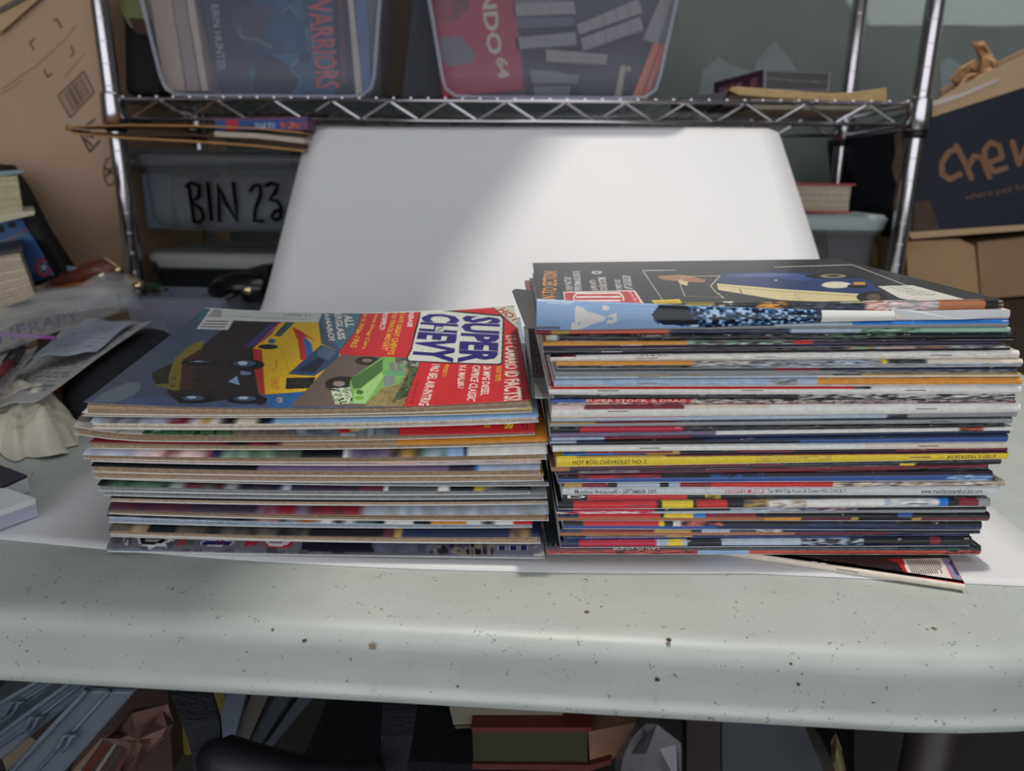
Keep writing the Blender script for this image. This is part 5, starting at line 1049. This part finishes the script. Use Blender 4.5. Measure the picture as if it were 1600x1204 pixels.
def sheet(name, lab, cat, quad_, z0_, bend, m, canvas=None, seed=0, parent=None, nn_=14):
    """lying thin sheet between four pixel corners (TL,TR,BR,BL) at height z0, gently wavy"""
    r_ = random.Random(seed); ph = [r_.uniform(0, 6) for _ in range(4)]; P = np.zeros((nn_ + 1, nn_ + 1, 3)); q = [np.array(p, float) for p in quad_]
    zz = z0_ if hasattr(z0_, '__len__') else [z0_] * 4
    K = [onz(*p, z) for p, z in zip(q, zz)]
    for i in range(nn_ + 1):
        for j in range(nn_ + 1):
            u, v = j / nn_, i / nn_; p = K[3] * (1 - u) * (1 - v) + K[2] * u * (1 - v) + K[1] * u * v + K[0] * (1 - u) * v
            P[i, j] = p + np.array([0, 0, bend * (math.sin(5 * u + ph[0]) * math.cos(4 * v + ph[1]) + .4 * math.sin(11 * u + 7 * v + ph[2]))])
    C = np.tile(lin((196, 196, 204)), (nn_ + 1, nn_ + 1, 1)) if canvas is None else canvas
    o = grid(name, P, C, m, parent, drop=(0, 0, -.0004))
    if parent is None: tag(o, lab, cat)
    return o
def receipt(base_, lines, dark):
    c = Canvas(70, 70, lambda x, y: (x, y), base_)
    for k in range(lines):
        y = .12 + .76 * k / lines; x = .1
        while x < .85: w = random.uniform(.04, .14); c.line([(x, y), (x + w, y)], .022, dark); x += w + .03
    return c.c
sheet('receipt', 'long crumpled receipt lying over the black case', 'paper', [(105, 512), (238, 503), (60, 619), (-60, 660)], [.045, .05, .047, .02], .003, INKM, receipt((186, 184, 186), 16, (132, 126, 128)), 2, nn_=70)
sheet('receipt', 'second receipt with torn bright patch under clear bag edge', 'paper', [(130, 500), (215, 500), (150, 548), (40, 560)], [.058, .056, .053, .056], .003, INKM, receipt((176, 182, 198), 7, (120, 124, 140)), 5, nn_=70)
sheet('receipt', 'curled receipt corner at far left below the purple zip', 'paper', [(-60, 560), (60, 545), (10, 600), (-60, 640)], [.06, .058, .052, .05], .003, INKM, receipt((170, 162, 164), 12, (128, 112, 112)), 9, nn_=70)
# bagged white book with blue title
tb_ = thing('book', 'white book with blue lettered spine inside a clear zip bag', 'book', onz(100, 505, .045))
sp0, sp1 = onz(-45, 557, .040), onz(208, 481, .040); d1 = sp1 - sp0; e_ = np.array([-d1[1], d1[0], 0]) / np.linalg.norm(d1[:2]) * .14; hh_ = np.array([0, 0, .027])
MB().prism([sp0 + e_ * .015, sp1 + e_ * .015, sp1 + e_, sp0 + e_], hh_).build('pages', mat('pages_plain', (190, 180, 160)), tb_)
ct = Canvas(300, 24, lambda x, y: (x, y), (196, 186, 170)); ct.text('THERAPY', [(.05, .2), (.60, .2), (.60, .74), (.05, .74)], (74, 92, 150), .02); ct.text('The Comprehensive', [(.64, .5), (.86, .5), (.86, .78), (.64, .78)], (120, 130, 160)); ct.text('Guide', [(.64, .14), (.76, .14), (.76, .36), (.64, .36)], (140, 140, 160)); ct.poly([(.895, 0), (.91, 0), (.91, 1), (.895, 1)], (70, 92, 150)); ct.line([(.93, .3), (.97, .3)], .08, (140, 146, 170)); ct.line([(.93, .6), (.97, .6)], .08, (140, 146, 170))
quadpanel('spine', [sp0, sp1, sp1 + hh_, sp0 + hh_], ct, INKM, tb_, (0, 0, 0))
MB().prism([sp0 + hh_, sp1 + hh_, sp1 + e_ + hh_, sp0 + e_ + hh_], (0, 0, .0015)).build('front_cover', mat('cream_cover', (196, 188, 176), .5), tb_)
MB().prism([sp0, sp1, sp1 + e_, sp0 + e_], (0, 0, -.0015)).build('back_cover', mat('cream_cover'), tb_)
sp2, sp3 = onz(60, 545, .004), onz(229, 500, .004); d2 = sp3 - sp2; e3 = np.array([-d2[1], d2[0], 0]) / np.linalg.norm(d2[:2]) * .11
bt = thing('book', 'closed tan paged paperback beneath the bagged white book', 'book', (sp2 + sp3) / 2)
MB().prism([sp2, sp3, sp3 + e3, sp2 + e3], (0, 0, .030)).build('pages', mat('tan_pages', (170, 142, 118), .8, var=.1, scale=90), bt); MB().prism([sp2 + [0, 0, .030], sp3 + [0, 0, .030], sp3 + e3 + [0, 0, .030], sp2 + e3 + [0, 0, .030]], (0, 0, .0015)).build('front_cover', mat('grey_cover', (120, 104, 96), .5), bt)
sheet('zip_bag', 'clear zip bag with purple seal over the white book', 'bag', [(-60, 490), (190, 428), (212, 470), (-60, 575)], [.10, .09, .078, .075], .004, BAG, None, 4)
zp = MB().tube([onz(-60, 517, .079), onz(30, 524, .078), onz(88, 528, .074)], .0022, 6); solo(zp, 'zip_seal', mat('purple_zip', (150, 84, 160), .4), 'purple zipper seal of the clear bag', 'seal', smooth=True)
sheet('zip_bag', 'cloudy clear bag over the brown object near the box', 'bag', [(60, 452), (188, 425), (222, 470), (-20, 520)], [.10, .13, .09, .085], .006, BAG, None, 11)
# brown leathery object with shiny studs
br = thing('shoe', 'brown leather shoe shape with metal glints in clear bag', 'shoe', onz(130, 452, .08))
mb = MB(); yb2 = .93
path = [(74, 450), (95, 440), (120, 434), (145, 424), (165, 420), (182, 428), (190, 436)]; mb.tube([ony(x, y, yb2) for x, y in path], [.006, .011, .015, .020, .022, .016, .008], 12, flat=.7); mb.build('upper', mat('brown_leather', (92, 44, 34), .35, var=.2, scale=30), br, smooth=True)
MB().tube([ony(72, 453, yb2 - .004), ony(110, 446, yb2 - .012), ony(150, 440, yb2 - .018)], [.004, .006, .005], 8, flat=.5).build('welt', mat('rust_leather', (142, 78, 48), .4), br, smooth=True)
for x, y, r_ in ((158, 430, .005), (184, 421, .004), (215, 446, .005)): MB().ell(ony(x, y, yb2 - .024), (r_ * 1.4, r_, r_)).build('stud', mat('brass', (210, 190, 150), .2, 1.0), br, smooth=True)
MB().tube([ony(162, 405, yb2), ony(176, 414, yb2), ony(190, 424, yb2)], .005, 8).build('strap', mat('tan_strap', (168, 140, 108), .4), br, smooth=True)
MB().tube([ony(190, 428, yb2 + .01), ony(206, 440, yb2 + .005), ony(222, 446, yb2)], [.006, .008, .006], 8).build('strap', mat('tan_strap2', (130, 112, 96), .3), br, smooth=True)
MB().tube([ony(80, 440, 1.0), ony(82, 426, 1.0), ony(100, 419, 1.0), ony(128, 422, 1.0)], .004, 8).build('pale_loop', mat('pale_blue', (120, 140, 150), .4), br, smooth=True)
# pen at the far left
pn = thing('marker_pen', 'black marker pen with red tip lying on receipts', 'pen', onz(15, 565, .06))
MB().tube([onz(34, 536, .068), onz(30, 545, .067), onz(14, 568, .064)], [.004, .0055, .0055], 10).build('barrel', BLACK, pn, smooth=True); MB().tube([onz(14, 568, .064), onz(-6, 590, .062)], [.0045, .003], 10).build('tip', mat('dark_red', (110, 30, 30), .5), pn, smooth=True)
# tissue
tm_ = mat('tissue_paper', (206, 200, 184), .95, bump=.6, scale=120)
ts = thing('tissue', 'crumpled off white paper towel on the table at left', 'tissue', onz(45, 700, 0))
nu_, nv_ = 150, 80; P = np.zeros((nv_ + 1, nu_ + 1, 3)); OLT = [(-90, 600), (-40, 585), (20, 596), (52, 618), (84, 645), (112, 655), (120, 680), (122, 690), (100, 695), (112, 703), (80, 712), (40, 708), (26, 717), (0, 702), (-90, 706)]
pts = np.array([onz(x, y, .012 if y < 640 else .004)[:2] for x, y in OLT]); c2 = pts.mean(0); ang = np.arctan2(pts[:, 1] - c2[1], pts[:, 0] - c2[0]); rad = np.hypot(*(pts - c2).T); o_ = np.argsort(ang); ang = ang[o_]; rad = rad[o_]
ang = np.concatenate([ang - 2 * np.pi, ang, ang + 2 * np.pi]); rad = np.tile(rad, 3); ph = rng.uniform(0, 6.28, 12)
from mathutils import noise as mn
for i in range(nv_ + 1):
    for j in range(nu_ + 1):
        a = 2 * np.pi * j / nu_; k = (i / nv_) ** .8; r_ = np.interp((a + np.pi) % (2 * np.pi) - np.pi, ang, rad) * k
        X_, Y_ = c2[0] + r_ * math.cos(a), c2[1] + r_ * math.sin(a)
        rid = sum(amp * (1 - abs(mn.noise(Vector((X_ * fq + 3, Y_ * fq * .6, fq)))) * 2.4) for fq, amp in ((22, .013), (48, .007), (105, .0035)))
        h_ = (.030 * (1 - k ** 3) + rid * (1 - .25 * k)) * (1 - k ** 9) + (.004 + .004 * math.sin(9 * a + 2)) * k ** 9 
        P[i, j] = (X_, Y_, max(.0012, h_ - .004))
grid('crumpled_sheet', P, np.ones((nv_ + 1, nu_ + 1, 3)), tm_, ts)
# small books cut by the frame at the front left
nb_ = thing('book', 'dark blue book corner at left edge on the table', 'book', onz(10, 745, 0)); C4 = [onz(x, y, .014) for x, y in [(-70, 718), (0, 726), (42, 742), (0, 761), (-70, 785)]]
MB().prism([p - [0, 0, .002] for p in C4], (0, 0, -.011)).build('pages', PAPER, nb_); MB().prism(C4, (0, 0, -.002)).build('front_cover', mat('navy_cover', (40, 44, 66), .3), nb_)
np_ = thing('notepad', 'white notepad corner at left edge nearest the front', 'notepad', onz(10, 800, 0)); C5 = [onz(x, y, .016) for x, y in [(-70, 765), (10, 762), (55, 778), (0, 797), (-70, 822)]]
MB().prism(C5, (0, 0, -.004)).build('top_sheets', PAPER, np_); MB().prism([p + [-.002, .002, -.0045] for p in C5], (0, 0, -.010)).build('pages', mat('bluish_pages', (190, 194, 212), .7), np_)
# clear organiser box with odds and ends behind the left stack
og = thing('organizer', 'small clear plastic organiser with lid open behind the left stack', 'box', onz(300, 520, 0))
def wallq(pts, y, d, name, m=CLEAR): upr(pts, y, d).build(name, m, og)
x0, x1 = ony(232, 500, .98)[0], ony(372, 500, .98)[0]
for nm, b in (('front_wall', (x0, x1, .935, .937, .001, .068)), ('back_wall', (x0 - .02, x1 + .02, 1.058, 1.06, .001, .068)), ('side_wall', (x0, x0 + .002, .938, 1.056, .001, .068)), ('side_wall', (x1, x1 + .002, .938, 1.056, .001, .068)), ('divider', (x0 + .05, x0 + .0515, .938, 1.056, .001, .06)), ('bottom', (x0, x1, .937, 1.058, .0005, .002)), ('rim', (x0 - .004, x1 + .006, .930, .935, .066, .070))):
    MB().box(*b).build(nm, CLEAR, og)
MB().tube([(x0, .934, .070), (x0 + .05, .934, .070), (x1, .934, .071), (x1 + .004, .96, .074)], .0022, 8).build('rim_edge', CLEARD, og, smooth=True)
solo(MB().ell(onz(246, 498, .012) + [0, 0, .014], (.018, .015, .016)), 'dried_pod', mat('pale_shell', (140, 126, 106), .7, bump=.5, scale=80), 'pale round pod inside the clear organiser', 'ornament', smooth=True)
solo(MB().tube([onz(222, 448, .074), onz(240, 446, .076), onz(258, 452, .074)], [.006, .010, .006], 10, flat=.4), 'lid_clip', mat('green_plastic', (24, 60, 40), .3), 'dark green plastic clip lying on the organiser rim', 'clip', smooth=True)
bo = thing('sunglasses_case', 'glossy black case in shadow beside the poster board', 'case', ony(380, 478, 1.02))
mb = MB(); mb.tube([ony(x, y, 1.02) for x, y in ((330, 456), (345, 450), (380, 448), (415, 452), (430, 456))], [.010, .022, .027, .025, .012], 14, flat=.8); mb.build('shell', mat('gloss_black', (16, 16, 18), .2), bo, smooth=True)
MB().ell(ony(386, 454, .992), (.008, .003, .006)).build('clasp', mat('brass'), bo, smooth=True)
slabbox('camera_bag', 'black bag shape behind the glossy case', 'bag', [(372, 424), (400, 416), (420, 414), (416, 450), (374, 450)], 1.06, .03, (18, 18, 20), .8, .004)

# ------------------------------------------------------------------ under the table
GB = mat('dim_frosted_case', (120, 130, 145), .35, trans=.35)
def under(name, lab, cat, pts, y, d, col, rough=.6, m=None, bevel=0, group=None): return slabbox(name, lab, cat, pts, y, d, col, rough, bevel, group, m)
def case(lab, quad_, y):
    q = [np.array(p, float) for p in quad_]; t = thing('clear_case', lab, 'case', ony(*q[3], y), 'clear cases under the table')
    upr(quad_, y, .12).build('shell', GB, t, bevel=.002)
    a = [q[0] + (q[3] - q[0]) * .06, q[1] + (q[2] - q[1]) * .06]; MB().tube([ony(*p, y - .003) for p in a], .0018, 8).build('lid_rim', GB, t, smooth=True)
    a = [q[0] + (q[3] - q[0]) * .5, q[1] + (q[2] - q[1]) * .5]; MB().tube([ony(*p, y - .001) for p in a], .0015, 6).build('seam', GB, t, smooth=True)
    c = (q[0] + q[1] + q[2] + q[3]) / 4
    for s in (-6, 6): MB().tube([ony(c[0] + s - 8, c[1] + 16, y - .004), ony(c[0] + s, c[1] + 4, y - .006), ony(c[0] + s + 6, c[1] - 8, y - .006), ony(c[0] + s + 16, c[1] - 10, y - .004)], .0014, 8).build('latch', GB, t, smooth=True)
    return t
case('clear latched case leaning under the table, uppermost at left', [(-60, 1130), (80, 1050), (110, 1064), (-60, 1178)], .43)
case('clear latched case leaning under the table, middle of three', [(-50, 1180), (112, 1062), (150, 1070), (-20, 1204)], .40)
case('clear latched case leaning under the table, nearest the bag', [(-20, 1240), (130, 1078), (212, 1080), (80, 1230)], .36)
under('book', 'tan spine inside the clear latched cases', 'book', [(0, 1176), (40, 1146), (62, 1160), (10, 1204)], .47, .02, (110, 98, 84))
under('paper_bundle', 'dark brown wrapped bundle under the table beside clear cases', 'bundle', [(150, 1080), (262, 1070), (270, 1204), (100, 1240)], .50, .06, (64, 44, 40), .6)
for k in range(6): 
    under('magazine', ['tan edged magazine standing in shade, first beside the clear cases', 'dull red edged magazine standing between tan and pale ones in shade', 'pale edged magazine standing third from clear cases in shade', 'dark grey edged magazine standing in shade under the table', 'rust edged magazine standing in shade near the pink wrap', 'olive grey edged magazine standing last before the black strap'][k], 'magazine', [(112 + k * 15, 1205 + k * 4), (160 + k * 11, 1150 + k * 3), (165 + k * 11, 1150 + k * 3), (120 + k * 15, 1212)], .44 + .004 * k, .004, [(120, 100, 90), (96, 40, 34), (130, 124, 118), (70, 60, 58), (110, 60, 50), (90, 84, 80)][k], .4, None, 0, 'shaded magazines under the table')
crumple('plastic_wrap', 'pinkish crumpled plastic wrap under the table beside strap', 'bag', [(150, 1152), (180, 1140), (205, 1108), (262, 1100), (272, 1130), (262, 1150), (232, 1175), (205, 1215), (185, 1215), (198, 1168)], .42, mat('pink_wrap', (150, 118, 112), .35, trans=.25, bump=.4, scale=60), .02, .008, 4)
WEB = mat('black_webbing', (26, 28, 36), .8, bump=1.0, scale=420)
tt_ = thing('tote_bag', 'black bag with webbing handles and padded grip under the table', 'bag', (-.05, .42, -.60))
def strap(path, w, name):
    mb = MB()
    L_ = []
    for i, (x, y, yy, hw) in enumerate(path): L_ += [ony(x - hw, y, yy), ony(x + hw, y, yy)]
    n = len(path); V = L_ + [p + np.array([0, .003, 0]) for p in L_]; o = 2 * n; f = []
    for i in range(n - 1):
        a, b, c, d = 2 * i, 2 * i + 1, 2 * i + 3, 2 * i + 2; f += [(a, d, c, b), (a + o, b + o, c + o, d + o), (a, a + o, d + o, d), (b, c, c + o, b + o)]
    f += [(0, 1, 1 + o, o), (2 * n - 2, 2 * n - 2 + o, 2 * n - 1 + o, 2 * n - 1)]
    mb.add(V, f); return mb.build(name, WEB, tt_)
strap([(292, 1050, .40, 32), (298, 1085, .38, 32), (312, 1125, .365, 30), (318, 1150, .36, 26), (322, 1180, .36, 22), (316, 1215, .37, 18)], 1, 'handle_strap')
strap([(628, 1070, .42, 27), (624, 1110, .40, 27), (620, 1150, .385, 25), (618, 1180, .38, 21), (612, 1230, .38, 20)], 1, 'handle_strap')
MB().tube([ony(328, 1185, .355), ony(350, 1186, .35), ony(400, 1204, .35), ony(470, 1222, .35), ony(560, 1224, .355), ony(600, 1206, .36)], [.010, .014, .015, .015, .014, .010], 14).build('padded_grip', mat('soft_black_grip', (34, 35, 40), .45), tt_, smooth=True)
MB().box(-.19, .02, .46, .56, -.60, -.22).build('bag_body', DARK, tt_, bevel=.01)
under('box', 'mustard yellow box sliver beside the wide black strap', 'box', [(312, 1070), (352, 1072), (352, 1110), (340, 1165), (290, 1180), (270, 1140)], .52, .05, (110, 98, 44))
for k, (c_, lab) in enumerate((((86, 94, 112), 'blue grey plastic ridge nearest the yellow box'), ((74, 70, 66), 'dim brown plastic ridge under the table'), ((46, 50, 62), 'dark slate plastic ridge under the table middle'), ((52, 56, 68), 'slanting charcoal plastic ridge by bag'))):
    under('crate_rib', lab, 'crate', [(356 + k * 40, 1076), (386 + k * 38, 1077), (362 + k * 20, 1170), (330 + k * 24, 1180)], .50 + .01 * k, .03, c_, .5)
def ubook(lab, pts, y, c1, c2, name='box'):
    t = thing(name, lab, 'book', ony(*pts[-1], y)); return t
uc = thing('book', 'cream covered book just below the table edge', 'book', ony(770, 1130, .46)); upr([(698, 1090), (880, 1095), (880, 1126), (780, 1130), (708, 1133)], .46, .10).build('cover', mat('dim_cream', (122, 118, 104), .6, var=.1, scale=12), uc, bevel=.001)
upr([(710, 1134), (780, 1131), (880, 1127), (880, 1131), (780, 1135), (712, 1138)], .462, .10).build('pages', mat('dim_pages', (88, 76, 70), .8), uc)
ug = thing('book', 'olive book with red edges on its boards under the table', 'book', ony(850, 1195, .45))
upr([(738, 1142), (918, 1140), (918, 1194), (740, 1192)], .45, .10).build('spine', mat('olive_cloth', (50, 52, 34), .7), ug); upr([(736, 1136), (925, 1136), (924, 1143), (738, 1144)], .447, .11).build('front_board', mat('red_edge', (92, 38, 34), .6), ug)
upr([(738, 1193), (922, 1195), (955, 1186), (955, 1194), (922, 1204), (738, 1201)], .447, .11).build('back_board', mat('red_edge'), ug); upr([(919, 1143), (995, 1128), (958, 1186), (922, 1194)], .452, .10).build('pages', mat('brown_pages', (132, 100, 80), .8, var=.15, scale=60), ug)
under('paperback', 'pale paged book sliver under table edge beside cream book', 'book', [(898, 1106), (985, 1110), (980, 1124), (910, 1132)], .50, .05, (128, 104, 84))
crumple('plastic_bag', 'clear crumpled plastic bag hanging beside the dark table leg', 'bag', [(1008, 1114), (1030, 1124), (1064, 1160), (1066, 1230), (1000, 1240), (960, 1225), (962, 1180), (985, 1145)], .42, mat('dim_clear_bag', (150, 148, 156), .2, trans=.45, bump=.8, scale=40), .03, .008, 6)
under('crate', 'grey translucent crate side right of the dark table leg', 'crate', [(1128, 1112), (1250, 1116), (1300, 1240), (1128, 1240)], .48, .10, (70, 74, 80), .4)
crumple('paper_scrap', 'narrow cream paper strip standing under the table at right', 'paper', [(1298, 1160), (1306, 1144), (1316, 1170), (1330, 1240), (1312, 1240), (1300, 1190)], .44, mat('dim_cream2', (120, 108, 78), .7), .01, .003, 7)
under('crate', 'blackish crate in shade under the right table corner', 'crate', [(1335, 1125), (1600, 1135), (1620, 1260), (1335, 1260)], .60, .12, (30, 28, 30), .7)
under('leg_brace', 'dark brown upright brace beside the clear bag under table', 'post', [(1073, 1090), (1126, 1090), (1126, 1260), (1073, 1260)], .47, .02, (52, 40, 42), .5)
